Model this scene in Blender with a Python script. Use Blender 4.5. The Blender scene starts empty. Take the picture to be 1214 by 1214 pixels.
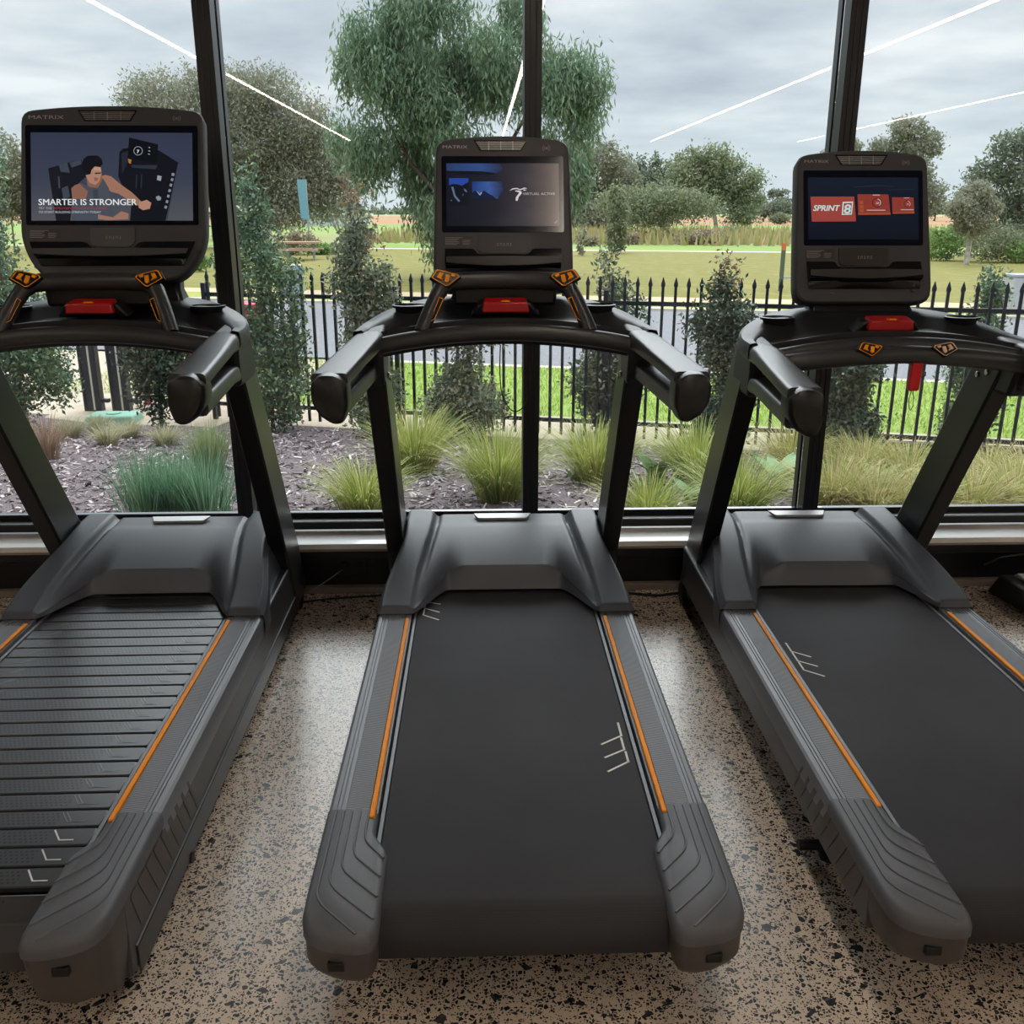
import bpy, math, random
import numpy as np
from mathutils import Vector, Matrix
random.seed(7); rng = np.random.default_rng(11)
sc = bpy.context.scene
col = sc.collection
rad = math.radians

# ------------------------------------------------------------------ camera
FPX, PITCH, YAW, CAMH = 1122.0, rad(17.64), rad(1.8), 1.466
cam_d = bpy.data.cameras.new('camera'); cam = bpy.data.objects.new('camera', cam_d); col.objects.link(cam)
cam_d.sensor_width = 36; cam_d.lens = 36*FPX/1214; cam_d.clip_end = 2000; cam_d.clip_start = .05
cam.location = (0, 0, CAMH); cam.rotation_euler = (math.pi/2-PITCH, 0, -YAW)
sc.camera = cam
_sp, _cp, _st, _ct = math.sin(PITCH), math.cos(PITCH), math.sin(YAW), math.cos(YAW)
def ray(x, y):
    a = (x-607)/FPX; b = -(y-607)/FPX
    return Vector((_st*_cp+a*_ct+b*_st*_sp, _ct*_cp-a*_st+b*_ct*_sp, -_sp+b*_cp))
FN = (.2605, .9655); FU = (.9655, -.2605)
def off(x, y): return FN[0]*x+FN[1]*(y-9.22)
def gz(x, y):
    t = min(1, max(0, (off(x, y)+5.1)/4.7))
    return -.15-.5*t
def gp(px, py):
    """ground point outside seen at a pixel"""
    r = ray(px, py); z = -.65
    for _ in range(30):
        t = (z-CAMH)/r.z; z = .5*z+.5*gz(r.x*t, r.y*t)
    return Vector((r.x*t, r.y*t, z))
def elev_z(py, x, y, px=607):
    """height of a thing standing at x,y whose top is at row py"""
    r = ray(px, py); return CAMH+r.z*y/r.y

# ------------------------------------------------------------------ materials
def lin(c):
    if isinstance(c, str): c = [int(c[i:i+2], 16)/255 for i in (0, 2, 4)]
    return tuple((v/12.92 if v <= .04045 else ((v+.055)/1.055)**2.4) for v in c)+(1,)
MATS = {}
def mat(name, c, rough=.5, metal=0, emit=0, spec=.5, bump=None, noise=None, coat=0):
    m = bpy.data.materials.new(name); m.use_nodes = True; nt = m.node_tree; b = nt.nodes['Principled BSDF']
    cc = lin(c); b.inputs['Base Color'].default_value = cc
    b.inputs['Roughness'].default_value = rough; b.inputs['Metallic'].default_value = metal
    b.inputs['Specular IOR Level'].default_value = spec
    b.inputs['Coat Weight'].default_value = coat
    if emit:
        b.inputs['Emission Color'].default_value = cc; b.inputs['Emission Strength'].default_value = emit
    tc = nt.nodes.new('ShaderNodeTexCoord')
    if bump:
        n = nt.nodes.new('ShaderNodeTexNoise'); n.inputs['Scale'].default_value = bump[0]; n.inputs['Detail'].default_value = 3
        nt.links.new(tc.outputs['Object'], n.inputs['Vector'])
        bp = nt.nodes.new('ShaderNodeBump'); bp.inputs['Strength'].default_value = bump[1]; bp.inputs['Distance'].default_value = bump[2] if len(bump) > 2 else .002
        nt.links.new(n.outputs['Fac'], bp.inputs['Height']); nt.links.new(bp.outputs['Normal'], b.inputs['Normal'])
    if noise:   # (scale, other colour)
        n = nt.nodes.new('ShaderNodeTexNoise'); n.inputs['Scale'].default_value = noise[0]; n.inputs['Detail'].default_value = 5
        nt.links.new(tc.outputs['Object'], n.inputs['Vector'])
        r = nt.nodes.new('ShaderNodeValToRGB'); r.color_ramp.elements[0].position = .38; r.color_ramp.elements[1].position = .62
        r.color_ramp.elements[0].color = cc; r.color_ramp.elements[1].color = lin(noise[1])
        nt.links.new(n.outputs['Fac'], r.inputs['Fac']); nt.links.new(r.outputs['Color'], b.inputs['Base Color'])
    MATS[name] = m; return m
def tintmat(name, cols, rough=.6, transl=.25, spec=.3):
    """colour picked per leaf / blade / chip from a stored attribute"""
    m = bpy.data.materials.new(name); m.use_nodes = True; nt = m.node_tree; b = nt.nodes['Principled BSDF']
    at = nt.nodes.new('ShaderNodeAttribute'); at.attribute_name = 'tint'
    r = nt.nodes.new('ShaderNodeValToRGB'); e = r.color_ramp.elements
    while len(e) < len(cols): e.new(.5)
    for i, c in enumerate(cols): e[i].position = i/(len(cols)-1); e[i].color = lin(c)
    nt.links.new(at.outputs['Fac'], r.inputs['Fac']); nt.links.new(r.outputs['Color'], b.inputs['Base Color'])
    b.inputs['Roughness'].default_value = rough; b.inputs['Specular IOR Level'].default_value = spec
    if transl:
        t = nt.nodes.new('ShaderNodeBsdfTranslucent'); mx = nt.nodes.new('ShaderNodeMixShader'); mx.inputs[0].default_value = transl
        nt.links.new(r.outputs['Color'], t.inputs['Color']); nt.links.new(b.outputs[0], mx.inputs[1]); nt.links.new(t.outputs[0], mx.inputs[2])
        nt.links.new(mx.outputs[0], nt.nodes['Material Output'].inputs['Surface'])
    MATS[name] = m; return m

HOOD = mat('hood_plastic', '4d525a', .42, bump=(900, .06))
DARK = mat('dark_plastic', '1c1e21', .45, bump=(700, .08))
CONS = mat('console_plastic', '3a3a3e', .55, bump=(800, .05))
CONSD = mat('console_edge_plastic', '4a4a4d', .42)
GRIP = mat('grip_rubber', '303234', .38, bump=(500, .08))
BLACK = mat('black_steel', '101214', .35)
UPR = mat('upright_steel', '2b2f2e', .3)
UPRF = mat('upright_rear_cover', '0b0d10', .4)
CAPT = mat('end_cap_plastic', '5a5d62', .5, bump=(900, .06))
CAPB = mat('end_cap_lower_plastic', '4b4745', .5)
RAIL = mat('rail_plastic', '70757d', .42, bump=(900, .05))
SIDE = mat('side_frame_paint', '38393b', .4)
ORANGE = mat('orange_strip', 'ff9a08', .55, spec=.2)
ALU = mat('brushed_aluminium', '7c8086', .5, metal=.3)
WHITEP = mat('white_print', 'e4e2dc', .6)
SILVER = mat('silver_print', 'b9b9b9', .35, metal=.5)
REDP = mat('red_plastic', 'b3161c', .35)
REDD = mat('safety_red', 'c8101c', .4)
GLASSB = mat('screen_glass', '0c1220', .12)
POCK = mat('pocket_gloss', '15161a', .22)
LABELD = mat('dark_label', '2a2828', .4)
TXTG = mat('grey_print', '8d8888', .5)
CHROME = mat('chrome', 'd8d8d8', .15, metal=1)
RUBBER = mat('rubber', '0d0d0e', .6)
YEL = mat('yellow_print', 'ffa010', .55, spec=.2)
PINKY = mat('pale_orange_print', 'e0b89a', .45)

def belt_material():
    m = bpy.data.materials.new('belt_rubber'); m.use_nodes = True; nt = m.node_tree; b = nt.nodes['Principled BSDF']
    b.inputs['Roughness'].default_value = .72; b.inputs['Specular IOR Level'].default_value = .22
    tc = nt.nodes.new('ShaderNodeTexCoord'); mp = nt.nodes.new('ShaderNodeMapping'); mp.inputs['Rotation'].default_value = (0, 0, rad(45))
    ch = nt.nodes.new('ShaderNodeTexVoronoi'); ch.inputs['Scale'].default_value = 320; ch.inputs['Randomness'].default_value = 0
    bp = nt.nodes.new('ShaderNodeBump'); bp.inputs['Strength'].default_value = .5; bp.inputs['Distance'].default_value = .001
    nt.links.new(tc.outputs['Object'], mp.inputs['Vector']); nt.links.new(mp.outputs[0], ch.inputs['Vector'])
    nt.links.new(ch.outputs['Distance'], bp.inputs['Height']); nt.links.new(bp.outputs[0], b.inputs['Normal'])
    n = nt.nodes.new('ShaderNodeTexNoise'); n.inputs['Scale'].default_value = 3; n.inputs['Detail'].default_value = 4
    r = nt.nodes.new('ShaderNodeValToRGB'); r.color_ramp.elements[0].position = .3; r.color_ramp.elements[1].position = .75
    r.color_ramp.elements[0].color = lin('333336'); r.color_ramp.elements[1].color = lin('3d3e41')
    nt.links.new(tc.outputs['Object'], n.inputs['Vector']); nt.links.new(n.outputs['Fac'], r.inputs['Fac']); nt.links.new(r.outputs[0], b.inputs['Base Color'])
    return m
BELT = belt_material()
def slat_material():
    """rubber slat with rows of small round dimples in its middle"""
    m = bpy.data.materials.new('slat_rubber'); m.use_nodes = True; nt = m.node_tree; b = nt.nodes['Principled BSDF']
    b.inputs['Roughness'].default_value = .33
    tc = nt.nodes.new('ShaderNodeTexCoord'); sx = nt.nodes.new('ShaderNodeSeparateXYZ'); nt.links.new(tc.outputs['Object'], sx.inputs[0])
    def math_(op, a, bb=None, c=None):
        n = nt.nodes.new('ShaderNodeMath'); n.operation = op
        for i, v in enumerate((a, bb, c)):
            if v is None: continue
            if isinstance(v, (int, float)): n.inputs[i].default_value = v
            else: nt.links.new(v, n.inputs[i])
        return n.outputs[0]
    P = .0105
    row = math_('FLOOR', math_('DIVIDE', sx.outputs['Y'], P)); sh = math_('MULTIPLY', math_('MODULO', math_('ABSOLUTE', row), 2), .5)
    fx = math_('SUBTRACT', math_('FRACT', math_('ADD', math_('DIVIDE', sx.outputs['X'], P), sh)), .5)
    fy = math_('SUBTRACT', math_('FRACT', math_('DIVIDE', sx.outputs['Y'], P)), .5)
    d = math_('SQRT', math_('ADD', math_('MULTIPLY', fx, fx), math_('MULTIPLY', fy, fy)))
    dot = math_('LESS_THAN', d, .3)
    win = math_('MULTIPLY', math_('LESS_THAN', math_('ABSOLUTE', sx.outputs['X']), .19), math_('LESS_THAN', math_('ABSOLUTE', sx.outputs['Y']), .021))
    k = math_('MULTIPLY', dot, win)
    mx = nt.nodes.new('ShaderNodeMix'); mx.data_type = 'RGBA'; mx.inputs[6].default_value = lin('37383b'); mx.inputs[7].default_value = lin('0f0f11')
    nt.links.new(k, mx.inputs[0]); nt.links.new(mx.outputs[2], b.inputs['Base Color'])
    bp = nt.nodes.new('ShaderNodeBump'); bp.invert = True; bp.inputs['Strength'].default_value = .8; bp.inputs['Distance'].default_value = .002
    nt.links.new(k, bp.inputs['Height']); nt.links.new(bp.outputs[0], b.inputs['Normal'])
    return m
SLAT = slat_material()
def tread_material():
    """fine slanted ribs moulded in the foot rail panel"""
    m = bpy.data.materials.new('tread_panel_rubber'); m.use_nodes = True; nt = m.node_tree; b = nt.nodes['Principled BSDF']
    b.inputs['Base Color'].default_value = lin('777b82'); b.inputs['Roughness'].default_value = .42
    tc = nt.nodes.new('ShaderNodeTexCoord'); w = nt.nodes.new('ShaderNodeTexWave'); w.wave_type = 'BANDS'; w.bands_direction = 'Y'
    w.inputs['Scale'].default_value = 52; mp = nt.nodes.new('ShaderNodeMapping'); mp.inputs['Rotation'].default_value = (0, 0, rad(12))
    nt.links.new(tc.outputs['Object'], mp.inputs['Vector']); nt.links.new(mp.outputs[0], w.inputs['Vector'])
    r = nt.nodes.new('ShaderNodeValToRGB'); r.color_ramp.elements[0].color = lin('4e5157'); r.color_ramp.elements[1].color = lin('868a91')
    nt.links.new(w.outputs['Fac'], r.inputs['Fac']); nt.links.new(r.outputs[0], b.inputs['Base Color'])
    bp = nt.nodes.new('ShaderNodeBump'); bp.inputs['Strength'].default_value = .6; bp.inputs['Distance'].default_value = .0015
    nt.links.new(w.outputs['Fac'], bp.inputs['Height']); nt.links.new(bp.outputs[0], b.inputs['Normal'])
    return m
TREAD = tread_material()

# ------------------------------------------------------------------ mesh helpers
class MB:
    def __init__(s, M=None): s.v = []; s.f = []; s.M = M or Matrix(); s.t = []
    def add(s, vs, fs, tint=None):
        n = len(s.v); s.v += [tuple(s.M @ Vector(v)) for v in vs]; s.f += [tuple(i+n for i in f) for f in fs]; return s
    def box(s, x0, x1, y0, y1, z0, z1):
        return s.add([(x0,y0,z0),(x1,y0,z0),(x1,y1,z0),(x0,y1,z0),(x0,y0,z1),(x1,y0,z1),(x1,y1,z1),(x0,y1,z1)],
                     [(0,3,2,1),(4,5,6,7),(0,1,5,4),(1,2,6,5),(2,3,7,6),(3,0,4,7)])
    def loft(s, rings, caps=True, closed=True):
        k = len(rings[0]); vs = [p for r in rings for p in r]; fs = []
        for i in range(len(rings)-1):
            for j in range(k if closed else k-1):
                a = i*k+j; b = i*k+(j+1) % k; fs.append((a, b, b+k, a+k))
        if caps and closed: fs.append(tuple(range(k-1, -1, -1))); fs.append(tuple(range((len(rings)-1)*k, len(rings)*k)))
        return s.add(vs, fs)
    def grid(s, rows):
        return s.loft(rows, caps=False, closed=False)
    def prism(s, poly, w0, w1, ax='z'):
        if ax == 'z': r = [[(a, b, w) for a, b in poly] for w in (w0, w1)]
        elif ax == 'x': r = [[(w, a, b) for a, b in poly] for w in (w0, w1)]
        else: r = [[(a, w, b) for a, b in poly] for w in (w0, w1)]
        return s.loft(r)
    def flat(s, poly, w):
        return s.add([(a, b, w) for a, b in poly], [tuple(range(len(poly)))])
    def tube(s, path, r, seg=10, rx=None, caps=True):
        P = [Vector(p) for p in path]; rings = []; up = None
        for i, p in enumerate(P):
            t = (P[min(i+1, len(P)-1)]-P[max(i-1, 0)]).normalized()
            if up is None:
                up = Vector((0, 0, 1)) if abs(t.z) < .9 else Vector((0, 1, 0))
            a = t.cross(up).normalized(); b = a.cross(t).normalized(); up = b
            rr = r[i] if isinstance(r, (list, tuple)) else r
            ra = rr*(rx or 1)
            rings.append([tuple(p+a*ra*math.cos(2*math.pi*k/seg)+b*rr*math.sin(2*math.pi*k/seg)) for k in range(seg)])
        return s.loft(rings, caps)
    def build(s, name, m, parent=None, bevel=0, smooth=35, seg=2, wn=False):
        me = bpy.data.meshes.new(name); me.from_pydata(s.v, [], s.f); me.validate()
        import bmesh
        bm = bmesh.new(); bm.from_mesh(me); bmesh.ops.recalc_face_normals(bm, faces=bm.faces); bm.to_mesh(me); bm.free()
        me.materials.append(m)
        if smooth:
            me.shade_smooth(); me.set_sharp_from_angle(angle=rad(smooth))
        o = bpy.data.objects.new(name, me); col.objects.link(o)
        if parent: o.parent = parent
        if bevel:
            b = o.modifiers.new('bevel', 'BEVEL'); b.width = bevel; b.segments = seg; b.limit_method = 'ANGLE'; b.angle_limit = rad(40)
        return o
def rp(pts, r, seg=5):
    """polygon with rounded corners; r a number or one per corner"""
    out = []; n = len(pts)
    for i in range(n):
        a, b, c = Vector(pts[i-1]), Vector(pts[i]), Vector(pts[(i+1) % n]); rr = r[i] if isinstance(r, (list, tuple)) else r
        if rr <= 0: out.append(tuple(b)); continue
        d1 = (a-b); d2 = (c-b); l = min(rr, d1.length*.48, d2.length*.48); p1 = b+d1.normalized()*l; p2 = b+d2.normalized()*l
        for k in range(seg+1):
            t = k/seg; out.append(tuple(p1*(1-t)**2+b*2*t*(1-t)+p2*t*t))
    return out
def rect(x0, x1, y0, y1): return [(x0, y0), (x1, y0), (x1, y1), (x0, y1)]
def stroke(pts, w):
    """flat polyline of width w -> list of quads (2-D)"""
    out = []
    for a, b in zip(pts[:-1], pts[1:]):
        a, b = Vector(a), Vector(b); d = (b-a).normalized(); n = Vector((-d.y, d.x))*w/2; e = d*w/2
        out.append([tuple(a-e-n), tuple(b+e-n), tuple(b+e+n), tuple(a-e+n)])
    return out
def tag(o, label=None, cat=None, group=None, kind=None):
    if label: o['label'] = label
    if cat: o['category'] = cat
    if group: o['group'] = group
    if kind: o['kind'] = kind
    return o
def empty(name, loc, rz=0):
    o = bpy.data.objects.new(name, None); o.empty_display_size = .1; col.objects.link(o); o.location = loc; o.rotation_euler = (0, 0, rz); return o
def struct(name, mb, m, bevel=0, label=None):
    o = mb.build(name, m, None, bevel); o['kind'] = 'structure'
    if label: o['label'] = label
    return o
_font_cache = {}
def text_geo(s, size=1.0, sx=1.0, align='CENTER', bold=0.0, shear=0.0, space=1.0):
    key = (s, bold, shear, space)
    if key not in _font_cache:
        c = bpy.data.curves.new('t', 'FONT'); c.body = s; c.size = 1; c.offset = bold; c.shear = shear; c.space_character = space; c.resolution_u = 3
        o = bpy.data.objects.new('t', c); col.objects.link(o)
        dg = bpy.context.evaluated_depsgraph_get(); me = bpy.data.meshes.new_from_object(o.evaluated_get(dg))
        vs = [tuple(v.co) for v in me.vertices]; fs = [tuple(p.vertices) for p in me.polygons]
        bpy.data.objects.remove(o); bpy.data.curves.remove(c); bpy.data.meshes.remove(me); _font_cache[key] = (vs, fs)
    vs, fs = _font_cache[key]
    x0 = min(v[0] for v in vs); x1 = max(v[0] for v in vs)
    ox = {'CENTER': (x0+x1)/2, 'LEFT': x0}[align]
    return [((v[0]-ox)*size*sx, v[1]*size) for v in vs], fs, (x1-x0)*size*sx
def put_text(mb, s, x, y, w, size, width=None, align='LEFT', **k):
    vs, fs, wd = text_geo(s, size, 1, align, **k)
    sx = (width/wd) if width else 1
    mb.add([(x+v[0]*sx, y+v[1], w) for v in vs], fs)

def np_mesh(name, verts, nper, m, tint=None, parent=None, smooth=False, kind=None):
    """many equal n-gons given as one array: verts (N*nper,3)"""
    n = len(verts)//nper; me = bpy.data.meshes.new(name)
    me.vertices.add(len(verts)); me.vertices.foreach_set('co', verts.astype(np.float32).ravel())
    me.loops.add(n*nper); me.loops.foreach_set('vertex_index', np.arange(n*nper, dtype=np.int32))
    me.polygons.add(n); me.polygons.foreach_set('loop_start', np.arange(0, n*nper, nper, dtype=np.int32))
    me.polygons.foreach_set('loop_total', np.full(n, nper, dtype=np.int32))
    me.update(calc_edges=True)
    if tint is not None:
        a = me.attributes.new('tint', 'FLOAT', 'FACE'); a.data.foreach_set('value', tint.astype(np.float32))
    me.materials.append(m)
    o = bpy.data.objects.new(name, me); col.objects.link(o)
    if parent: o.parent = parent
    if kind: o['kind'] = kind
    return o

# ------------------------------------------------------------------ the room
WY = 3.74                                   # glass plane
CEIL = 3.3
def terrazzo():
    m = bpy.data.materials.new('polished_terrazzo'); m.use_nodes = True; nt = m.node_tree; b = nt.nodes['Principled BSDF']
    L = nt.links.new
    tc = nt.nodes.new('ShaderNodeTexCoord')
    wn = nt.nodes.new('ShaderNodeTexNoise'); wn.inputs['Scale'].default_value = 30; L(tc.outputs['Object'], wn.inputs['Vector'])
    vm = nt.nodes.new('ShaderNodeVectorMath'); vm.operation = 'MULTIPLY_ADD'; vm.inputs[1].default_value = (.016,)*3
    L(wn.outputs['Color'], vm.inputs[0]); L(tc.outputs['Object'], vm.inputs[2])
    def chips(scale, th, keep):
        v = nt.nodes.new('ShaderNodeTexVoronoi'); v.feature = 'DISTANCE_TO_EDGE'; v.inputs['Scale'].default_value = scale; L(vm.outputs[0], v.inputs['Vector'])
        v2 = nt.nodes.new('ShaderNodeTexVoronoi'); v2.inputs['Scale'].default_value = scale; L(vm.outputs[0], v2.inputs['Vector'])
        s = nt.nodes.new('ShaderNodeSeparateColor'); L(v2.outputs['Color'], s.inputs[0])
        # threshold varies from cell to cell so that chips have different sizes
        a = nt.nodes.new('ShaderNodeMath'); a.operation = 'MULTIPLY_ADD'; a.inputs[1].default_value = keep; a.inputs[2].default_value = th; L(s.outputs[0], a.inputs[0])
        g = nt.nodes.new('ShaderNodeMath'); g.operation = 'GREATER_THAN'; L(v.outputs['Distance'], g.inputs[0]); L(a.outputs[0], g.inputs[1])
        return g.outputs[0], s.outputs[1]
    a, sa = chips(112, .06, .42); c, sc_ = chips(48, .08, 1.7); d, sd = chips(190, .09, .4)
    mx = nt.nodes.new('ShaderNodeMath'); mx.operation = 'MAXIMUM'; L(a, mx.inputs[0]); L(c, mx.inputs[1])
    mx2 = nt.nodes.new('ShaderNodeMath'); mx2.operation = 'MAXIMUM'; L(mx.outputs[0], mx2.inputs[0]); L(d, mx2.inputs[1])
    base = nt.nodes.new('ShaderNodeValToRGB'); base.color_ramp.elements[0].color = lin('d0bda9'); base.color_ramp.elements[1].color = lin('e2d2bf')
    n2 = nt.nodes.new('ShaderNodeTexNoise'); n2.inputs['Scale'].default_value = 5; L(tc.outputs['Object'], n2.inputs['Vector']); L(n2.outputs['Fac'], base.inputs['Fac'])
    chipc = nt.nodes.new('ShaderNodeValToRGB'); e = chipc.color_ramp.elements; e[0].color = lin('232427'); e[1].color = lin('5b554f'); e[1].position = 1; e.new(.7).color = lin('36383b')
    L(sa, chipc.inputs['Fac'])
    mix = nt.nodes.new('ShaderNodeMix'); mix.data_type = 'RGBA'; L(mx2.outputs[0], mix.inputs[0]); L(base.outputs[0], mix.inputs[6]); L(chipc.outputs[0], mix.inputs[7])
    L(mix.outputs[2], b.inputs['Base Color']); b.inputs['Roughness'].default_value = .27; b.inputs['Specular IOR Level'].default_value = .6
    return m
WALLM = mat('painted_wall', 'b3afa9', .8, bump=(60, .05)); CEILM = mat('dark_ceiling', '6a6866', .8, bump=(40, .05))
FRAMEM = mat('black_window_frame', '15181c', .35, bump=(300, .03)); GAPM = mat('slot_shade_plug_black', '060708', .5)
SILLM = mat('white_sill_board', 'f4f2ec', .3, bump=(30, .02), coat=.6); SILLF = mat('brown_grey_sill_edge', '9c8f84', .6)
KICKM = mat('black_kick_panel', '0a0c11', .4); SKIRTM = mat('pale_floor_channel', '857a70', .5)
XL, XR, YB = -7.5, 12.0, -21.0
struct('floor', MB().box(XL, XR, YB, 3.62, -.2, 0), terrazzo())
struct('ceiling', MB().box(XL-.2, XR+.2, YB-.2, 3.9, CEIL, CEIL+.25), CEILM)
struct('wall_back', MB().box(XL-.2, XR+.2, YB-.2, YB, -.2, CEIL), WALLM)
struct('wall_left', MB().box(XL-.2, XL, YB, 3.9, -.2, CEIL), WALLM)
struct('wall_right', MB().box(XR, XR+.2, YB, 3.9, -.2, CEIL), WALLM)
# window wall: kick panel, channel, sill board, frame with mullions, panes
struct('wall_front', MB().box(XL, XR, 3.58, 3.80, -.2, .195), KICKM)
struct('baseboard_front', MB().box(XL, XR, 3.545, 3.578, 0.0, .028), SKIRTM, .003)
struct('trim_1', MB().box(XL, XR, 3.50, 3.665, .205, .227), SILLM, .002, 'white board along the window sill')
struct('trim_2', MB().box(XL, XR, 3.5015, 3.52, .196, .2045), SILLF)  # brown-grey strip below the front of the sill board
struct('trim_3', MB().box(XL, XR, 3.535, 3.58, .15, .195).box(XL, XR, 3.53, 3.537, .15, .153), FRAMEM)
XM = [.19+1.1475*k for k in range(-6, 11)]
fr = MB().box(XL, XR, 3.667, 3.80, .232, .262)
fr.box(XL, XR, 3.66, 3.80, CEIL-.07, CEIL)
struct('trim_4', fr, FRAMEM, .002)
struct('trim_5', MB().box(XL, XR, 3.664, 3.672, .2625, .2675), ALU)  # pale strip stands in for the highlight along the frame's lip
struct('trim_6', MB().box(XL, XR, 3.672, 3.80, .262, .2665).box(XL, XR, 3.725, 3.755, .2665, .286), FRAMEM)
for k, x in enumerate(XM):
    if x < XL or x > XR: continue
    m_ = MB().box(x-.031, x+.031, 3.66, 3.725, .262, CEIL-.07).box(x-.026, x+.026, 3.725, 3.755, .262, CEIL-.07).box(x-.031, x+.031, 3.755, 3.80, .262, CEIL-.07)
    for gx in (-.011, .011): m_.box(x+gx-.002, x+gx+.002, 3.657, 3.66, .262, CEIL-.07)
    struct('trim_%d' % (k+7), m_, FRAMEM, .002)
def glass_mat():
    m = bpy.data.materials.new('window_glass'); m.use_nodes = True; nt = m.node_tree; nt.nodes.remove(nt.nodes['Principled BSDF'])
    tr = nt.nodes.new('ShaderNodeBsdfTransparent'); tr.inputs[0].default_value = (.965, .985, .98, 1)
    gl = nt.nodes.new('ShaderNodeBsdfGlossy'); gl.inputs['Roughness'].default_value = .0
    fr_ = nt.nodes.new('ShaderNodeFresnel'); fr_.inputs['IOR'].default_value = 1.5
    mx = nt.nodes.new('ShaderNodeMixShader'); nt.links.new(fr_.outputs[0], mx.inputs[0]); nt.links.new(tr.outputs[0], mx.inputs[1]); nt.links.new(gl.outputs[0], mx.inputs[2])
    nt.links.new(mx.outputs[0], nt.nodes['Material Output'].inputs['Surface']); return m
GLASS = glass_mat()
pv = [x for x in [XL]+XM+[XR] if XL <= x <= XR]
for k in range(len(pv)-1):
    a, b = pv[k]+.027, pv[k+1]-.027
    if b-a < .1: continue
    o = MB().box(a, b, WY-.003, WY+.003, .2866, CEIL-.071).build('window_%d' % (k+1), GLASS, None, smooth=0); o['kind'] = 'structure'
# ceiling lamps (their mirror images are the bright streaks in the panes)
LAMP = mat('led_diffuser', 'ffeedb', .5, emit=26); LAMPB = mat('lamp_housing', '202020', .5)
for n_, (lx, lab) in enumerate([(-3.43, 'long linear ceiling light left of the treadmills'), (.56, 'long linear ceiling light above the middle treadmill'),
                ( 4.55, 'long linear ceiling light right of the treadmills'), (8.5, 'long linear ceiling light farthest to the right')]):
    t = tag(empty('linear_ceiling_light', (lx, -8.5, CEIL)), lab, 'ceiling light', 'linear ceiling lights')
    MB().box(-.034, .034, -11, 11, -.06, 0).build('housing', LAMPB, t)
    for q in range(7):
        y0 = -10.9+q*3.14
        MB().box(-.026, .026, y0, y0+3.1, -.068, -.0605).build('diffuser', LAMP, t)
CHEV = mat('groove_highlight', '77797c', .4)  # pale grey paints the highlights along the chevron groove edges
# ------------------------------------------------------------------ treadmills
Y0 = 2.45
def T(): return MB(Matrix.Translation((0, -Y0, 0)))
def sm(t): t = max(0, min(1, t)); return t*t*(3-2*t)
def hood_mesh(arch):
    """moulded motor cover: shoulders either side, an arch over the belt"""
    mb = T(); NU = 150; NV = 40
    def half(Y): return .407-.05*sm((Y-2.78)/.4)
    def edge(a):
        x = abs(a)*.405
        if arch:  # tighter arch that runs close to the rails on the right-hand machine
            return 2.755+.195*(1-sm((x-.235)/.062))
        return 2.755+.195*(1-sm((x-.19)/.11)**1.0)
    def g(Y):
        s = max(0, min(1, (Y-2.75)/.63)); return .262+.128*math.sin(math.pi/2*s)**1.05
    def Z(x, Y):
        z = g(Y); ax = abs(x); xc = .288-.045*sm((Y-2.78)/.55)
        z += .013*sm((ax-xc)/.018)                        # raised shoulder
        z += .006*math.exp(-((ax-xc-.022)/.004)**2)*0
        z -= .010*math.exp(-((ax-xc+.006)/.010)**2)*sm((Y-2.8)/.3)     # crease
        zs = sm((Y-3.24)/.06)*(1 if ax < .235 else 0)*.004
        h = half(Y); z -= .03*sm((ax-(h-.022))/.022)**2
        return z-zs
    def RK(x): return .032-.026*sm((abs(x)-.262)/.03)
    def TP(x): ax = abs(x); return 1-.62*sm((ax-.13)/.10)*(1-sm((ax-.27)/.03))
    def ZD(x, Y, Ye): z = Z(x, Y); return z-(1-TP(x))*max(0, z-.262)*math.exp(-max(0, Y-Ye-.032)/.05)
    rows = []
    us = [-1+2*i/NU for i in range(NU+1)]
    lip = []
    for t, k in ((0, 0), (.0, .12), (.0, .55), (.0, .92)):
        r = []
        for a in us:
            Ye = edge(a); x = a*half(Ye); rake = .03*k
            zt = Z(x, Ye+.03); zb = .256
            inner = 1 if abs(x) < .3 else 0
            rk = RK(x); zt = ZD(x, Ye+rk, Ye); r.append((x, Ye+rk*k, zb+(zt-zb)*k))
        rows.append(r)
    for j in range(NV+1):
        t = j/NV; t = t**1.15; r = []
        for a in us:
            Ye = edge(a)+RK(a*half(edge(a))); Y = Ye+.003+(3.37-Ye)*t; x = a*half(Y); r.append((x, Y, ZD(x, Y, edge(a))))
        rows.append(r)
    for dy, z in ((.012, -.006), (.03, -.03), (.05, -.09), (.06, -.26)):
        rows.append([(a*half(3.4), 3.37+dy, Z(a*half(3.37), 3.37)+z) for a in us])
    mb.grid(rows)
    # side skirts
    for s in (0, -1):
        top = [r[s] for r in rows[3:-4]]
        sg = -1 if s == 0 else 1
        low = [(p[0]+sg*.003, p[1], p[2]-.02) for p in top]; bot = [(sg*max(abs(p[0]), .385)+sg*.004, p[1], .19) for p in top]
        mb.grid([top, low, bot])
    return mb
def label_poly(cx, cy, w, h): return rp([(cx-w/2, cy+h/2), (cx+w/2, cy+h/2), (cx+w/2-.018, cy-h/2), (cx-w/2+.018, cy-h/2)], .006)

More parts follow.
